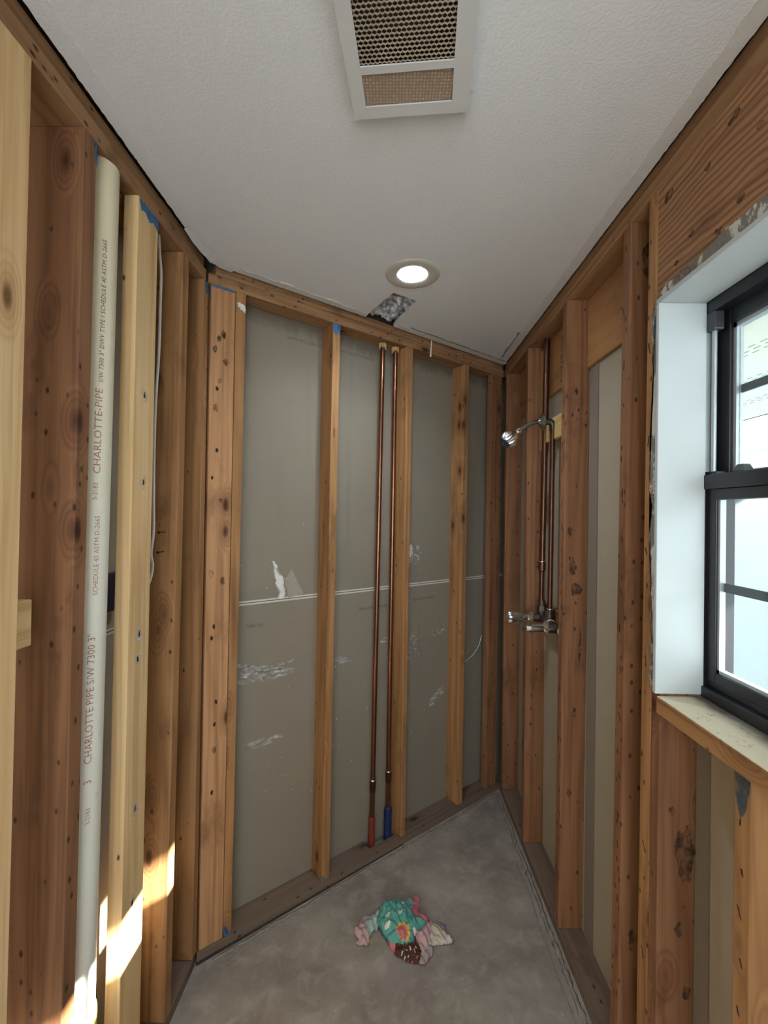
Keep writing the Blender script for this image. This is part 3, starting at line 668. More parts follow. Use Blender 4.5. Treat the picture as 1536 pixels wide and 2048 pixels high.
for y in (2.045, 1.85): tube(bm, [(VX+.012, y, VZ), (VX-.020, y, VZ), (VX-.047, y, VZ)], [.021, .019, .015], 18)
autosmooth(link('valve_body', bm, 'brass', t))
bm = bmesh.new()
for y, z, r in ((2.045, VZ+.045, .0215), (2.045, VZ+.072, .0160), (1.945, VZ+.045, .0190)):
    bm = bmesh.new(); lathe(bm, (VX, y, z-.014), (0, 0, 1), [(0, r*.8), (0, r), (.022, r), (.022, r*.7), (.028, r*.7)], 6 if r > .02 else 18)
    link('union_nut', bm, 'brass', t)
for y in (1.925, 1.79, 1.765):
    bm = bmesh.new(); lathe(bm, (VX, y, VZ), (0, 1, 0), [(0, .017), (.002, .0205), (.010, .0205), (.012, .017)], 20)
    autosmooth(link('joint_ring', bm, 'nylon', t))['label'] = 'white tape wrapped round a valve joint'
for y in (2.045, 1.85):
    bm = bmesh.new(); lathe(bm, (VX-.047, y, VZ), (-1, 0, 0), [(0, .012), (-.002, .034), (.002, .0345), (.006, .030), (.012, .0215), (.020, .0165)], 36)
    esc = autosmooth(link('escutcheon', bm, 'chrome', t))
# far stem: sleeve and fluted handle; near stem: bare sleeve, nylon and screw
bm = bmesh.new(); lathe(bm, (VX-.062, 2.045, VZ), (-1, 0, 0), [(0, .0165), (.032, .0155), (.032, .013)], 28); autosmooth(link('stem_sleeve', bm, 'chrome', t))
bm = bmesh.new(); lathe(bm, (VX-.088, 2.045, VZ), (-1, 0, 0), [(0, .012), (0, .021), (.006, .0255), (.050, .0275), (.064, .0265), (.070, .021), (.073, .0)], 48, (2, 5, 6, .10)); autosmooth(link('faucet_handle', bm, 'chrome', t), 60)['label'] = 'fluted chrome handle'
bm = bmesh.new(); lathe(bm, (VX-.058, 1.85, VZ), (-1, 0, 0), [(0, .0195), (.055, .0190), (.055, .015)], 32); autosmooth(link('stem_sleeve', bm, 'chrome', t))
bm = bmesh.new(); tube(bm, [(VX-.108, 1.85, VZ), (VX-.128, 1.85, VZ)], .0095, 16); autosmooth(link('stem_insert', bm, 'nylon', t))['label'] = 'white nylon stem end with its handle missing'
bm = bmesh.new()
lathe(bm, (VX-.126, 1.85, VZ), (-1, 0, 0), [(0, .005)]+[(x*.0018, .0055+.0012*(x % 2)) for x in range(1, 11)]+[(.020, 0)], 12); link('stem_screw', bm, 'brass', t)
tag(t, 'shower valve with one fluted chrome handle and one bare stem', 'shower valve')
# riser
t = empty('shower_riser', (VX, 1.94, 1.17))
f = lambda z: Vector((VX+(z-1.15)*.003, 1.943-(z-1.15)*.006, z))
bm = bmesh.new(); tube(bm, [f(1.165), f(1.5), f(1.965)], .0108, 18); autosmooth(link('pipe_tube', bm, 'copperd', t))
bm = bmesh.new(); tube(bm, [f(1.178), f(1.183)], .0135, 18); link('solder_ring', bm, 'solder', t)
bm = bmesh.new(); e0 = f(1.955)
tube(bm, [e0, e0+Vector((0, 0, .018)), e0+Vector((-.003, 0, .029)), e0+Vector((-.012, 0, .035)), e0+Vector((-.030, 0, .036))], [.0140, .0145, .0150, .0145, .0145], 18)
lathe(bm, e0+Vector((-.024, 0, .036)), (-1, 0, 0), [(0, .010), (0, .0165), (.010, .0165), (.010, .010)], 18)
tube(bm, [e0+Vector((.012, -.014, .036)), e0+Vector((.012, .02, .036))], .006, 10)
autosmooth(link('elbow_fitting', bm, 'brass', t))
tag(t, 'narrow copper riser pipe going up from the shower valve to the shower arm', 'riser pipe')
# arm and head
AY = 1.937; AZ = 1.990
t = empty('wall_shower', (XR, AY, AZ))
bm = bmesh.new()
arm = [(.667, AY, AZ), (.640, AY, AZ), (.622, AY, AZ-.001), (.607, AY, AZ-.005), (.594, AY, AZ-.012), (.575, AY, AZ-.024), (.548, AY, AZ-.042)]
tube(bm, arm, .0098, 20); autosmooth(link('arm_tube', bm, 'chromed', t))
bm = bmesh.new(); lathe(bm, (.652, AY, AZ), (-1, 0, -.05), [(0, .011), (-.002, .034), (.002, .035), (.006, .031), (.011, .020), (.018, .0125), (.021, .0105)], 40)
autosmooth(link('escutcheon', bm, 'chromed', t))
tag(t, 'chrome shower head on a bent arm with a round flange, high on the right wall', 'shower')
hd_ = Vector((-.74, -.10, -.62)).normalized(); ho = Vector((.552, AY, AZ-.0395))
bm = bmesh.new(); lathe(bm, ho, hd_, [(.014, .010), (.020, .0115), (.030, .022), (.040, .029), (.050, .0325), (.054, .033)], 40); sh = autosmooth(link('shower_head', bm, 'chrome', t))
bm = bmesh.new(); lathe(bm, ho, hd_, [(-.004, .009), (-.004, .0125), (.012, .0135), (.013, .010), (.018, .010)], 24); setp(autosmooth(link('swivel_nut', bm, 'chrome')), sh)
bm = bmesh.new(); lathe(bm, ho, hd_, [(.054, .033), (.055, .0345), (.072, .0325), (.084, .0275), (.086, .025)], 72, (1, 2, 18, .07)); o = setp(autosmooth(link('grip_ring', bm, 'chrome'), 25), sh); o['label'] = 'ribbed chrome ring'
bm = bmesh.new(); lathe(bm, ho, hd_, [(.083, .0275), (.089, .0265), (.089, .021), (.084, .020), (.084, 0)], 36); o = setp(autosmooth(link('spray_face', bm, 'dgrey')), sh); o['label'] = 'dark spray face'

# ------------------------------------------------------------------ recessed light
t = empty('recessed_light', (LX, LY, CE))
bm = bmesh.new(); lathe(bm, (LX, LY, CE), (0, 0, -1), [(-.001, .0985), (.0015, .0985), (.004, .095), (.0048, .085), (.0035, .060), (.001, .0545)], 64)
autosmooth(link('trim_ring', bm, 'trimc', t))
bm = bmesh.new(); lathe(bm, (LX, LY, CE), (0, 0, 1), [(-.001, .0545), (.02, .0535), (.056, .052)], 56); autosmooth(link('light_well', bm, 'well', t))
bm = bmesh.new(); lathe(bm, (LX, LY, CE+.044), (0, 0, 1), [(0, 0), (0, .0505), (.004, .0505), (.004, 0)], 48); link('light_lens', bm, 'lens', t)
tag(t, 'round recessed light glowing in the ceiling', 'ceiling light')
pl_ = bpy.data.lights.new('lamp_glow', 'AREA'); pl_.shape = 'DISK'; pl_.size = .09; pl_.energy = 3.2; pl_.color = (.82, .92, 1)
po = bpy.data.objects.new('lamp_glow', pl_); C.objects.link(po); po.location = (LX, LY, CE+.042)

# ------------------------------------------------------------------ ceiling exhaust vent
VZt, VZb = CE-.0005, CE-.030
t = empty('ceiling_vent', VV(0, 0, CE))
def vplate(bm, u0, u1, v0, v1, z0, z1): hexa(bm, [VV(u0, v0, z0), VV(u1, v0, z0), VV(u1, v1, z0), VV(u0, v1, z0), VV(u0, v0, z1), VV(u1, v0, z1), VV(u1, v1, z1), VV(u0, v1, z1)])
UA, UB, VA, VB = -.120, .120, -.215, .176       # outer
OU0, OU1 = -.092, .085
rows = ((-.185, .066), (.081, .149))
bm = bmesh.new()
vplate(bm, UA, OU0, VA, VB, VZb, VZb+.003); vplate(bm, OU1, UB, VA, VB, VZb, VZb+.003)
vplate(bm, OU0, OU1, VA, rows[0][0], VZb, VZb+.003); vplate(bm, OU0, OU1, rows[0][1], rows[1][0], VZb, VZb+.003); vplate(bm, OU0, OU1, rows[1][1], VB, VZb, VZb+.003)
zq = VZb+.003; vplate(bm, UA, UA+.003, VA, VB, zq, VZt); vplate(bm, UB-.003, UB, VA, VB, zq, VZt); vplate(bm, UA+.003, UB-.003, VB-.003, VB, zq, VZt); vplate(bm, UA+.003, UB-.003, VA, VA+.003, zq, VZt)
link('face_frame', bm, 'ventp', t)
bm = bmesh.new(); vplate(bm, UB, UB+.012, VA, VB-.02, CE-.004, VZt); link('paint_lip', bm, 'ceil', t)
bm = bmesh.new(); vplate(bm, UA-.006, UA, VA, VB-.01, CE-.003, VZt); link('paint_lip', bm, 'ceil', t)
# honeycomb
bm = bmesh.new(); pitch = .0088; rowh = pitch*.94; zc0, zc1 = VZb+.004, VZb+.0065; j = 0; vv_ = rows[0][0]-.002
while vv_ < rows[0][1]+.002:
    uu = OU0-.002 + (pitch/2 if j % 2 else 0)
    while uu < OU1+.004:
        ro, ri = pitch*.600, pitch*.52
        O = []
        for (r_, z_) in ((ro, zc0), (ri, zc0), (ri, zc1)):
            O.append([bm.verts.new(VV(min(max(uu+r_*math.cos(math.pi/6+k*math.pi/3), OU0-.004), OU1+.004), min(max(vv_+r_*math.sin(math.pi/6+k*math.pi/3), rows[0][0]-.006), rows[0][1]+.006), z_)) for k in range(6)])
        for a, b in ((0, 1), (1, 2)):
            for k in range(6): bm.faces.new((O[a][k], O[a][(k+1) % 6], O[b][(k+1) % 6], O[b][k]))
        uu += pitch
    vv_ += rowh; j += 1
link('honeycomb_grille', bm, 'comb', t)['label'] = 'dusty tan honeycomb grille'
bm = bmesh.new(); vplate(bm, OU0-.003, OU1+.003, rows[1][0]-.003, rows[1][1]+.003, VZb+.005, VZb+.007)
link('filter_mesh', bm, 'filter', t)['label'] = 'fine tan metal mesh in the smaller opening'
bm = bmesh.new(); vplate(bm, -.10, .10, -.19, .15, CE+.02, CE+.025)
for u in (-.103, .100): vplate(bm, u, u+.003, -.195, .153, VZb+.008, CE+.02)
link('vent_housing', bm, 'dust', t)['label'] = 'dark dusty inside of the vent'
tag(t, 'white exhaust vent with a dirty honeycomb grille on the ceiling', 'ceiling vent')

# ------------------------------------------------------------------ ceiling notch contents, torn tape, hanging strip
bm = bmesh.new(); G = 44; grid = {}
for i in range(G+1):
    for k in range(G+1):
        s = .56+.38*i/G; n_ = -.325+.311*k/G; p = WB(s, n_, 0)
        hgt = .035*mnoise.noise(p*26)+.016*mnoise.noise(p*70)+.008*mnoise.noise(p*150)
        grid[i, k] = bm.verts.new((p.x, p.y, 2.482-hgt*.9))
for i in range(G):
    for k in range(G): bm.faces.new((grid[i, k], grid[i+1, k], grid[i+1, k+1], grid[i, k+1]))
r_ = bmesh.ops.extrude_face_region(bm, geom=list(bm.faces))
for v_ in [q for q in r_['geom'] if isinstance(q, bmesh.types.BMVert)]: v_.co.z = 2.60
tag(link('loose_insulation', bm, 'insul', smooth=True), 'grey fluffy insulation showing through the broken ceiling notch', 'insulation', kind='stuff')
rail('ceiling_joist', WB, .30, .90, -.36, -.322, 2.4675, 2.61, 'fir', 'brown joist edge inside the broken ceiling notch', 'ceiling joist') if False else None
bm = bmesh.new(); hexa(bm, [Vector((-.06, 1.735, 2.468)), Vector((.14, 1.735, 2.468)), Vector((.14, 1.775, 2.468)), Vector((-.06, 1.775, 2.468)), Vector((-.06, 1.735, 2.6)), Vector((.14, 1.735, 2.6)), Vector((.14, 1.775, 2.6)), Vector((-.06, 1.775, 2.6))])
for v_ in bm.verts: v_.co.y += .32*(v_.co.x+.06)+.012
tag(link('ceiling_joist', bm, 'fir'), 'brown joist edge inside the broken ceiling notch', 'ceiling joist')
def onC(off=.0): return lambda x, y, h: Vector((x, y, CE-.0004-off-h))
gt = 'torn drywall tape along the ceiling edge'
def tape(line0, line1, wmin, wmax, k, lb, mat='tape', th=.0012, step=.006, side=1):
    a = Vector((*line0, 0)); b = Vector((*line1, 0)); nr = Vector((-(b-a).y, (b-a).x, 0)).normalized()*side
    pts = [(a.lerp(b, i/k)).to_2d() for i in range(k+1)] + [((a.lerp(b, i/k))+nr*(wmin+(wmax-wmin)*rnd())).to_2d() for i in range(k, -1, -1)]
    return tag(ragged('joint_tape', onC(), [tuple(p) for p in pts], mat, None, .25, th, step), lb, 'joint tape', gt)
tape((cl+.001, .55), (cl+.001, 1.50), .040, .043, 30, 'strip of flattened joint tape along the left edge of the ceiling', 'ceil', side=-1)
pa = bl+D*.10; pb = Vector(eA)+D*-.01
tape((pa.x, pa.y), (pb.x, pb.y), .026, .040, 18, 'crumbling joint tape along the back ceiling edge, left of the broken notch', side=-1)
pa = Vector(eB)+D*.01; pb = bl+D*(LB-.035)
tape((pa.x, pa.y), (pb.x, pb.y), .030, .034, 22, 'joint tape along the back ceiling edge, right of the broken notch', side=-1)
tape((cr-.001, .6), (cr-.001, 2.48), .034, .037, 40, 'long joint tape along the right edge of the ceiling', side=1)
pc = pa+D*.06-N*.0360; pd = pb-N*.0360-D*.03
tape((pc.x, pc.y), (pd.x, pd.y), .006, .014, 20, 'brown torn paper line beside the back ceiling tape', 'paper', .0009, side=-1)
tape((cr-.039, 2.12), (cr-.039, 2.46), .006, .016, 12, 'brown torn paper line in the right corner of the ceiling', 'paper', .0009, side=1)
# curling torn paper in the left corner and small white chips
def curl(pts, w_, lb, mat='tape', name='torn_paper_flap'):
    bm = bmesh.new(); prev = None
    for i, p in enumerate(pts):
        p = Vector(p); w2 = Vector(w_)*(1-.25*math.sin(i*1.7)); a = bm.verts.new(p); b = bm.verts.new(p+w2); a2 = bm.verts.new(p+Vector((0, 0, .0012))); b2 = bm.verts.new(p+w2+Vector((0, 0, .0012)))
        cur = (a, b, b2, a2)
        if prev:
            for k in range(4): bm.faces.new((prev[k], prev[(k+1) % 4], cur[(k+1) % 4], cur[k]))
        else: bm.faces.new(cur)
        prev = cur
    bm.faces.new(prev)
    return tag(link(name, bm, mat), lb, 'torn paper')
curl([(cl-.004, 1.36, CE-.003), (cl-.002, 1.42, CE-.010), (cl+.004, 1.47, CE-.014), (cl+.016, 1.515, CE-.016), (cl+.03, 1.56, CE-.012), (cl+.055, 1.60, CE-.006)], (.026, -.010, .006), 'curled torn drywall paper hanging in the left ceiling corner')
p = Vector(eB)+D*.245+N*.004
curl([(p.x, p.y, CE-.002), (p.x-.001, p.y-.002, CE-.03), (p.x-.003, p.y-.001, CE-.055), (p.x-.005, p.y-.003, CE-.085)], (.007, .003, 0), 'narrow white paper strip hanging from the back ceiling edge', 'whitepl', 'hanging_paper_strip')
for s, lb in ((.255, 'bright torn paper chip on the ceiling edge above the widest grey panel'), (.455, 'bright torn paper chip on the ceiling edge just left of the broken notch')):
    q0 = bl+D*s-N*.030
    pts = [q0, q0+D*.045, q0+D*.05-N*.012, q0+D*.02-N*.016, q0-D*.004-N*.008]
    tag(ragged('paper_chip', onC(.0013), [(v_.x, v_.y) for v_ in pts], 'whitepl', None, .2, .003, .006), lb, 'paper chip', 'paper chips on the ceiling edge')

# ------------------------------------------------------------------ window jamb returns, compound, window
JX0, JX1 = XR-.014, XR+.100
bm = bmesh.new(); box(bm, (JX0, 1.073, 1.160), (JX1, 1.085, 2.094)); struct(bevel(link('trim_2', bm, 'jamb'), .002), 'painted drywall jamb return of the window')
bm = bmesh.new(); box(bm, (JX0, .12, 2.094), (JX1, 1.085, 2.106)); struct(bevel(link('trim_3', bm, 'jamb'), .002), 'painted drywall head return of the window')
JB = lambda s, z, h: Vector((JX0+.0035-.010*0-h, s, z))
pts = [(1.081, 1.164), (1.081, 2.100), (1.090, 2.104)]
zz = 2.09
while zz > 1.17: pts.append((1.096+.014*rnd() if zz > 1.45 else 1.094+.011*rnd(), zz)); zz -= .03
pts.append((1.088, 1.164))
o = ragged('joint_compound', lambda s, z, h: Vector((XR-.0005-h, s, z)), pts, 'compound', None, .5, .011, .005); tag(o, 'ragged strip of dried joint compound up the side of the window jamb', 'joint compound')
pts = [(1.085, 2.101), (.12, 2.101)]
yy = .12
while yy < 1.08: pts.append((yy, 2.126+.010*rnd())); yy += .03
o = ragged('joint_compound', lambda s, z, h: Vector((XR-.0005-h, s, z)), pts, 'compound', None, .5, .011, .005); tag(o, 'ragged strip of dried joint compound under the header above the window', 'joint compound')
bm = bmesh.new(); box(bm, (XR-.010, .10, 1.1537), (XR+.104, 1.0725, 1.1555))
o = link('painted_top', bm, 'sillp' if 'sillp' in M else 'jamb', sill)
m = NT('grimy_sill_paint'); v = m.obj(False)
x_ = m.n('ShaderNodeSeparateXYZ', {0: v}).outputs[0]
g = m.math('MULTIPLY', m.ramp(m.math('ADD', x_, m.math('MULTIPLY', m.noise(m.scale(v, 1, .5, 1), 24, 4, .7), .05)), .715, .765), .90)
c = m.mix(g, (.68, .60, .44), (.07, .06, .05)); c = m.mix(m.math('MULTIPLY', m.ramp(m.noise(v, 38, 5, .75, 1.5), .60, .66), .7), c, (.12, .09, .06))
m.set(Base_Color=c, Roughness=.7); o.data.materials.clear(); o.data.materials.append(m.m); o['label'] = 'pale grimy painted top'

win = empty('window_1', (XR+.12, .6, 1.16)); win['kind'] = 'structure'
FX0, FX1 = XR+.100, XR+.175
Y1 = 1.108; Y0 = .16
bm = bmesh.new()
box(bm, (FX0, Y1-.030, 1.157), (FX1, Y1, 2.112)); box(bm, (FX0, Y0, 1.157), (FX1, Y0+.03, 2.112))
box(bm, (FX0+.001, Y0+.03, 2.066), (FX1, Y1-.030, 2.112)); box(bm, (FX0-.006, Y0+.03, 1.157), (FX1, Y1-.030, 1.182))
box(bm, (FX0+.010, Y0+.03, 1.182), (FX1, Y1-.030, 1.196))
fr_ = bevel(link('window_frame', bm, 'black', win), .002)
# side channel (upper half) with balance rod and cap
bm = bmesh.new(); box(bm, (FX0-.001, Y1-.034, 1.69), (FX0+.022, Y1-.026, 2.066)); link('side_channel', bm, 'alu', win)
bm = bmesh.new(); tube(bm, [(FX0+.012, 1.064, 1.69), (FX0+.012, 1.064, 2.03)], .0055, 16); autosmooth(link('balance_rod', bm, 'alu', win))
bm = bmesh.new(); box(bm, (FX0, 1.048, 2.022), (FX0+.024, 1.078, 2.066)); bevel(link('balance_cap', bm, 'dgrey', win), .003)
# upper sash
US0, US1 = XR+.130, XR+.160
us = empty('upper_sash', (US0, .6, 1.66)); us.parent = win; us.matrix_parent_inverse = pinv(win)
bm = bmesh.new()
box(bm, (US0, 1.040, 1.655), (US1, 1.077, 2.068)); box(bm, (US0, .19, 1.655), (US1, .227, 2.068)); box(bm, (US0, .227, 2.030), (US1, 1.040, 2.068)); box(bm, (US0, .227, 1.655), (US1, 1.040, 1.688))
setp(bevel(link('sash_frame', bm, 'black'), .002), us)
bm = bmesh.new(); box(bm, (US0+.008, 1.030, 1.688), (US1-.006, 1.040, 2.030)); box(bm, (US0+.008, .227, 2.020), (US1-.006, 1.040, 2.030)); setp(link('glazing_bead', bm, 'alu'), us)['label'] = 'pale grey glazing bead'
bm = bmesh.new(); box(bm, (US0+.014, .227, 1.688), (US0+.017, 1.030, 2.022)); setp(link('pane', bm, 'glass'), us)
bm = bmesh.new(); box(bm, (US0+.019, .227, 1.868), (US0+.024, 1.030, 1.886)); box(bm, (US0+.019, .61, 1.688), (US0+.024, .628, 2.02)); setp(link('grille_bar', bm, 'grille'), us)
# lower sash
LS0, LS1 = XR+.100, XR+.130
ls = empty('lower_sash', (LS0, .6, 1.19)); ls.parent = win; ls.matrix_parent_inverse = pinv(win)
bm = bmesh.new()
box(bm, (LS0+.006, 1.046, 1.196), (LS1-.001, 1.078, 1.69)); box(bm, (LS0+.006, .19, 1.196), (LS1-.001, .222, 1.69)); box(bm, (LS0-.004, .19, 1.648), (LS1-.001, 1.078, 1.682)); box(bm, (LS0+.004, .222, 1.622), (LS1-.001, 1.046, 1.648)); box(bm, (LS0+.006, .222, 1.196), (LS1-.001, 1.046, 1.222))
setp(bevel(link('sash_frame', bm, 'black'), .002), ls)
bm = bmesh.new(); box(bm, (LS0+.011, 1.039, 1.222), (LS1-.006, 1.046, 1.622)); box(bm, (LS0+.011, .222, 1.222), (LS1-.006, 1.046, 1.230)); setp(link('glazing_bead', bm, 'alu'), ls)['label'] = 'pale grey glazing bead'
bm = bmesh.new(); box(bm, (LS0+.015, .222, 1.226), (LS0+.018, 1.040, 1.622)); setp(link('pane', bm, 'glass'), ls)
bm = bmesh.new(); box(bm, (LS0+.020, .222, 1.410), (LS0+.025, 1.038, 1.430)); box(bm, (LS0+.020, .61, 1.226), (LS0+.025, .628, 1.622)); setp(link('grille_bar', bm, 'grille'), ls)
bm = bmesh.new(); hexa(bm, [Vector((LS0-.002, .955, 1.6825)), Vector((LS0+.02, .955, 1.6825)), Vector((LS0+.02, .985, 1.6825)), Vector((LS0-.002, .985, 1.6825)), Vector((LS0+.002, .962, 1.697)), Vector((LS0+.016, .962, 1.697)), Vector((LS0+.016, .980, 1.697)), Vector((LS0+.002, .980, 1.697))])
setp(link('sash_latch', bm, 'dgrey'), ls)['label'] = 'dark grey sash latch'

# ------------------------------------------------------------------ outside the window: porch and yard
bm = bmesh.new(); box(bm, (XR+.11, -3.0, -.12), (9, 9, -.02)); tag(link('patio_slab', bm, 'extc'), 'bright concrete patio outside the window', 'patio')
ZS = 2.235
bm = bmesh.new()
box(bm, (.765, -.6, ZS), (2.33, 4.5, ZS+.015)); box(bm, (.765, -.6, ZS+.3), (2.33, 4.5, ZS+.33)); box(bm, (2.31, -.6, ZS-.0), (2.33, 4.5, ZS+.3))
for xx in (1.05, 1.35, 1.65, 1.95):
    for k in range(60):
        y = .2+k*.055
        for q in range(3): box(bm, (xx+.03*q, y+.012*(q % 2), ZS-.0012), (xx+.03*q+.006, y+.030+.012*(q % 2), ZS+.001))
o = link('porch_soffit', bm, ['soff', 'slot'])
for p in o.data.polygons:
    if p.index >= 18: p.material_index = 1
tag(o, 'pale perforated porch soffit seen through the upper window pane', 'soffit')
bm = bmesh.new(); box(bm, (1.27, 1.67, -.02), (1.40, 1.94, 1.74)); box(bm, (1.25, 1.65, -.02), (1.43, 1.96, .10))  # upright box standing in for a dark band in the lower pane
bm2 = bm; tag(link('grey_upright', bm2, 'extgrey'), 'blue grey upright seen through the left edge of the lower pane', 'upright')
bm = bmesh.new(); box(bm, (3.2, 2.6, -.02), (3.5, 3.2, 1.75)); box(bm, (3.45, 3.2, -.02), (3.55, 4.6, 1.75)); box(bm, (3.15, 3.22, .9), (3.25, 3.5, 1.75)); box(bm, (3.3, 3.6, 1.0), (3.4, 4.2, 1.6))
tag(link('shed_wall', bm, 'extpale'), 'pale blue wall section with posts seen through the lower pane', 'shed wall')
bm = bmesh.new(); box(bm, (5.4, -9, -.02), (5.6, 9, 2.6)); box(bm, (5.38, -9, 1.9), (5.40, 9, 1.915)); box(bm, (5.2, -9, 2.6), (5.8, 9, 2.7)); tag(link('neighbour_wall', bm, 'ext'), 'overexposed white house wall across the yard', 'house wall')  # length beyond the view added to keep raw sky off the jamb

# ------------------------------------------------------------------ ridges of old mortar on the slab, dark plate line
def ridge(W, s0, s1, n_, lb, w_=.008, h_=.005, mat='ridge', name='mortar_ridge'):
    bm = bmesh.new(); K = int(abs(s1-s0)/.008); rows_ = []
    for i in range(K+1):
        s = s0+(s1-s0)*i/K; c_ = n_+.007*mnoise.noise(Vector((s*9, n_*30, 1)))+.002*mnoise.noise(Vector((s*60, 2, 1))); ww = w_*(1+1.1*mnoise.noise(Vector((s*40, 3, n_)))); hh = max(.0006, h_*(.7+1.2*mnoise.noise(Vector((s*30, 7, n_)))))
        rows_.append([bm.verts.new(W(s, c_-ww, .0003)), bm.verts.new(W(s, c_-ww*.3, hh)), bm.verts.new(W(s, c_+ww*.4, hh*.8)), bm.verts.new(W(s, c_+ww, .0003))])
    for i in range(K):
        for k in range(3): bm.faces.new((rows_[i][k], rows_[i][k+1], rows_[i+1][k+1], rows_[i+1][k]))
        bm.faces.new((rows_[i][3], rows_[i][0], rows_[i+1][0], rows_[i+1][3]))
    bm.faces.new(rows_[0]); bm.faces.new(rows_[-1])
    return tag(link(name, bm, mat, smooth=True), lb, 'mortar ridge')
ridge(WR, .7, 2.56, -.020, 'ridge of old mortar on the floor along the right wall', .009, .006)
ridge(WR, 1.15, 2.05, -.050, 'thin broken mortar line on the floor, a hand away from the right wall', .0022, .0016)
ridge(WB, .05, 1.62, -.022, 'ridge of old mortar on the floor along the back wall', .007, .005)
bm = bmesh.new(); hexa(bm, [WB(.0, -.010, .0002), WB(.95, -.003, .0002), WB(.95, -.0005, .0002), WB(.0, -.0005, .0002), WB(.0, -.010, .0012), WB(.95, -.003, .0012), WB(.95, -.0005, .004), WB(.0, -.0005, .004)])
tag(link('dark_line', bm, 'darkline'), 'dark line where the back sole plate meets the floor', 'darkline')  # narrow dark strip laid in the joint of plate and floor

bm = bmesh.new(); box(bm, (XL+.002, 1.07, .0005), (XL+.035, 1.19, .036)); tag(bevel(link('wood_block', bm, 'fir'), .002), 'small wood offcut on the floor at the foot of the flat pale pine stud', 'wood block')

# ------------------------------------------------------------------ crumpled towel
polys = dict(teal=[(-0.0125, 1.7913), (0.0281, 1.8162), (0.0557, 1.8231), (0.0857, 1.7984), (0.0882, 1.7754), (0.1041, 1.7572), (0.1516, 1.7295), (0.1609, 1.7226), (0.1096, 1.6726), (0.1018, 1.6427), (0.0521, 1.6315), (0.0336, 1.6309), (0.0089, 1.6463), (-0.0335, 1.7094), (-0.0312, 1.7382), (-0.0222, 1.7719)],
 pinktop=[(0.1089, 1.8595), (0.1405, 1.8605), (0.1404, 1.8318), (0.1316, 1.773), (0.1053, 1.7836), (0.1095, 1.7991), (0.1177, 1.8271)],
 tealtop=[(0.0727, 1.8176), (0.0982, 1.855), (0.1177, 1.8271), (0.1089, 1.7875), (0.0885, 1.783)],
 border=[(0.0887, 1.7869), (0.1217, 1.7765), (0.1725, 1.7446), (0.1607, 1.7208), (0.1041, 1.7572)],
 tri=[(0.1794, 1.7485), (0.1573, 1.7189), (0.1096, 1.6726), (0.1306, 1.6118), (0.1496, 1.6217), (0.1644, 1.6511), (0.1727, 1.6915)],
 pale=[(0.1750, 1.7412), (0.1941, 1.7308), (0.2308, 1.6865), (0.2598, 1.6672), (0.2485, 1.6537), (0.1759, 1.6417), (0.1604, 1.6412)],
 purple=[(0.1846, 1.7341), (0.2116, 1.7422), (0.2361, 1.7285), (0.2298, 1.7037), (0.2571, 1.6705), (0.2391, 1.6766), (0.2109, 1.7065)],
 lower=[(0.1638, 1.6446), (0.1802, 1.6386), (0.1744, 1.61), (0.1396, 1.5696), (0.1192, 1.5749), (0.1306, 1.6118)],
 brown=[(0.0367, 1.6342), (0.102, 1.6459), (0.1094, 1.6692), (0.1306, 1.6118), (0.1254, 1.575), (0.0808, 1.5782), (0.0335, 1.6057)],
 pinklow=[(0.0105, 1.6431), (0.0398, 1.6295), (0.0365, 1.6042)],
 blue=[(-0.0064, 1.8311), (0.0077, 1.8037), (-0.0189, 1.7758), (-0.0278, 1.7346), (-0.03, 1.699), (-0.0486, 1.6846), (-0.0572, 1.6641), (-0.0789, 1.7115), (-0.0453, 1.7636), (-0.0193, 1.7911)],
 rose=[(-0.1196, 1.6962), (-0.0982, 1.7109), (-0.0758, 1.7152), (-0.0582, 1.6843), (-0.0498, 1.6744), (-0.0618, 1.6312), (-0.1087, 1.6394), (-0.1006, 1.6561), (-0.1185, 1.6825)],
 grey=[(-0.1047, 1.7107), (-0.0911, 1.751), (-0.0518, 1.7597), (-0.0418, 1.76), (-0.0754, 1.7081), (-0.1196, 1.6962)])
order = ['teal', 'border', 'tri', 'tealtop', 'pinktop', 'pale', 'purple', 'lower', 'brown', 'pinklow', 'blue', 'rose', 'grey']
lift = dict(teal=.034, border=.032, tri=.032, tealtop=.014, pinktop=.012, pale=.020, purple=.012, lower=.016, brown=.018, pinklow=.010, blue=.020, rose=.020, grey=.018)
tm = ['t_teal', 't_pink', 't_rose', 't_tealgrey', 't_pink', 't_pale', 't_purple', 't_grey', 't_brown', 't_pink', 't_blue', 't_rose', 't_grey', 't_white', 't_yellow', 't_salmon']
def inside(p, P_):
    c_ = False; n_ = len(P_)
    for i in range(n_):
        a, b = P_[i], P_[(i+1) % n_]
        if (a[1] > p[1]) != (b[1] > p[1]) and p[0] < (b[0]-a[0])*(p[1]-a[1])/(b[1]-a[1])+a[0]: c_ = not c_
    return c_
def edist(p, P_):
    m_ = 9; n_ = len(P_)
    for i in range(n_):
        a, b = Vector(P_[i]), Vector(P_[(i+1) % n_]); q = Vector(p); ab = b-a; t_ = max(0, min(1, (q-a).dot(ab)/ab.dot(ab))); m_ = min(m_, (q-a-ab*t_).length)
    return m_
st_ = .0022; X0, X1, Y0_, Y1_ = -.125, .265, 1.562, 1.868
nx, ny = int((X1-X0)/st_), int((Y1_-Y0_)/st_)
tb = empty('crumpled_towel', (.06, 1.72, 0))
dots = [((0.009, 1.7182), .0085), ((0.0576, 1.7324), .009), ((0.0084, 1.6797), .011), ((0.1121, 1.6775), .009), ((0.0714, 1.7833), .007), ((0.0244, 1.7791), .007), ((0.1543, 1.7038), .003)]
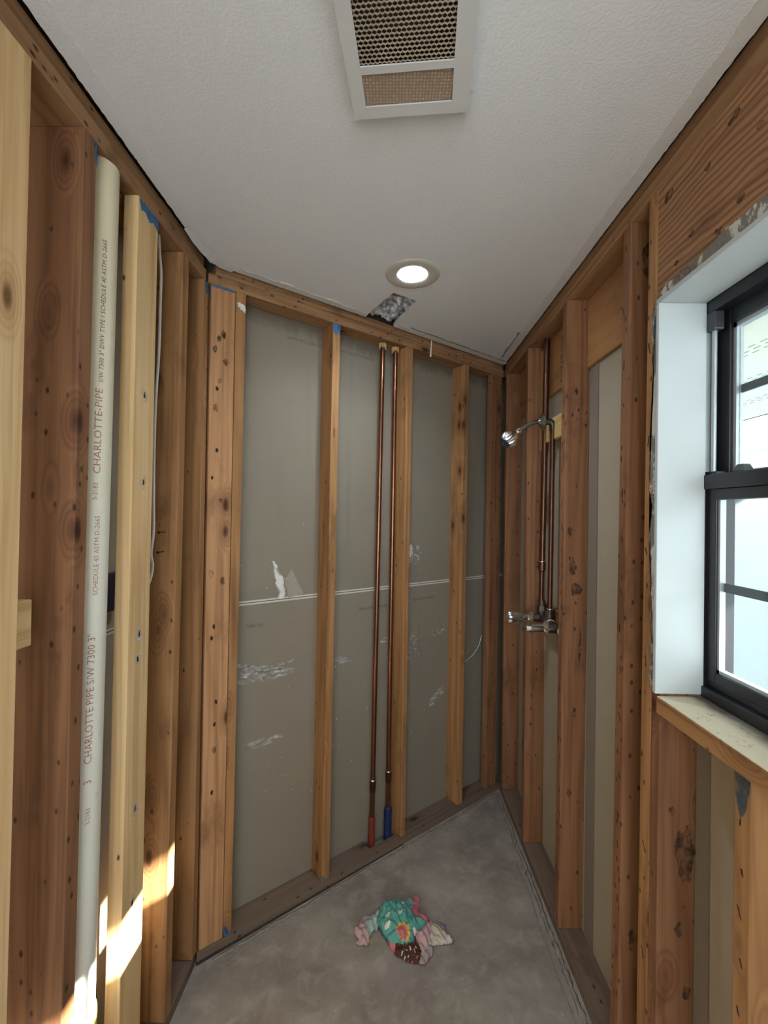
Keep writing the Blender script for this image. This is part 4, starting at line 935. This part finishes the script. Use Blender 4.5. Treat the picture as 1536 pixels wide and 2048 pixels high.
sprk = [((.075, 1.618), .3), ((.062, 1.603), 1.2), ((.085, 1.595), 1.4), ((.100, 1.600), .2), ((.116, 1.593), .9), ((.092, 1.622), 1.8), ((.070, 1.588), 1.0), ((.108, 1.612), 2.0), ((.112, 1.63), 1.7)]
bm = bmesh.new(); hv = {}; cls = {}
for i in range(nx+1):
    for k in range(ny+1):
        p = (X0+i*st_, Y0_+k*st_)
        wp = (p[0]+.0025*mnoise.noise(Vector((p[0]*60, p[1]*60, 0))), p[1]+.0025*mnoise.noise(Vector((p[0]*60, p[1]*60, 5))))
        for qi, nm in enumerate(order):
            if inside(wp, polys[nm]):
                d_ = edist(wp, polys[nm]); L = lift[nm]
                puff = 1-math.exp(-d_/.010)
                c0 = Vector((p[0], p[1], qi*3.1))
                wrinkle = .0085*(1-min(1, 3.2*abs(mnoise.noise(c0*24))))+.0065*(1-min(1, 2.6*abs(mnoise.noise(Vector((p[0]*70+p[1]*34, p[1]*26-p[0]*10, qi)))))) - .003
                h_ = L*(.42+.58*puff) - wrinkle*puff
                if nm == 'teal':
                    r_ = math.hypot((p[0]-.045)/.085, (p[1]-1.725)/.10); h_ += .020*max(0, 1-r_*r_)
                    ang = math.atan2(p[1]-1.665, p[0]-.066); rr_ = math.hypot(p[0]-.066, p[1]-1.665)
                    h_ += .0045*math.cos(ang*9)*min(1, rr_/.04)
                if nm in ('rose', 'tri', 'pale', 'blue', 'lower'): h_ += .004*math.sin((p[0]*.8+p[1]*.5)*260+qi)
                hv[i, k] = max(.003, h_); cls[i, k] = qi; break
vt = {}
for key, h_ in hv.items():
    i, k = key
    edge = sum(((i+a, k+b) in hv) for a, b in ((1, 0), (-1, 0), (0, 1), (0, -1)))
    vt[key] = bm.verts.new((X0+i*st_, Y0_+k*st_, h_ if edge == 4 else .0025))
for (i, k) in hv:
    q = [(i, k), (i+1, k), (i+1, k+1), (i, k+1)]
    if all(z in vt for z in q):
        f_ = bm.faces.new([vt[z] for z in q]); mi = cls[i, k]; cx, cy = X0+(i+.5)*st_, Y0_+(k+.5)*st_
        if mi == 0:
            for (dc, dr) in dots:
                if math.hypot(cx-dc[0], (cy-dc[1])*(1.3 if dc[1] < 1.7 and dc[0] < .05 else .95)) < dr: mi = 13
            rr_ = math.hypot(cx-.063, (cy-1.662)*1.05)
            if math.hypot(cx-.067, (cy-1.666)*.98) < .0265: mi = 14
            if rr_ < .0215: mi = 15
        if mi == 8:
            for (dc, a) in sprk:
                u = (cx-dc[0])*math.cos(a)+(cy-dc[1])*math.sin(a); v2 = -(cx-dc[0])*math.sin(a)+(cy-dc[1])*math.cos(a)
                if abs(u) < .0065 and abs(v2) < .0019: mi = 13 if a != 2.0 and a != .9 else 1
        if mi == 2 and edist((cx, cy), [(0.1794, 1.7485), (0.1573, 1.7189), (0.1096, 1.6726), (0.1100, 1.6724)]) < .0075: mi = 1
        if mi == 5 and edist((cx, cy), [(0.1890, 1.7250), (0.2109, 1.7010), (0.2110, 1.7009)]) < .003: mi = 14
        if mi == 5 and edist((cx, cy), [(0.2300, 1.6790), (0.2560, 1.6640), (0.2561, 1.6641)]) < .003: mi = 1
        if mi in (11, 10) and edist((cx, cy), [(-.0505, 1.676), (-.058, 1.646), (-.0581, 1.646)]) < .0035: mi = 14
        if mi in (7, 8) and edist((cx, cy), [(0.1744, 1.61), (0.1396, 1.5696), (0.0808, 1.5782), (0.1396, 1.5697)]) < .003: mi = 1
        f_.material_index = mi
bmesh.ops.smooth_vert(bm, verts=bm.verts, factor=.5, use_axis_x=False, use_axis_y=False, use_axis_z=True)
me = bpy.data.meshes.new('towel_cloth'); bm.normal_update(); bm.to_mesh(me); bm.free()
for k in tm: me.materials.append(M[k])
for p in me.polygons: p.use_smooth = True
cloth = bpy.data.objects.new('crumpled_towel', me); bpy.data.objects.remove(tb); C.objects.link(cloth); cloth.name = 'crumpled_towel'
md = cloth.modifiers.new('thickness', 'SOLIDIFY'); md.thickness = .0018; md.offset = -1
tag(cloth, 'crumpled teal towel with white dots, pink edges and brown print on the floor', 'towel')
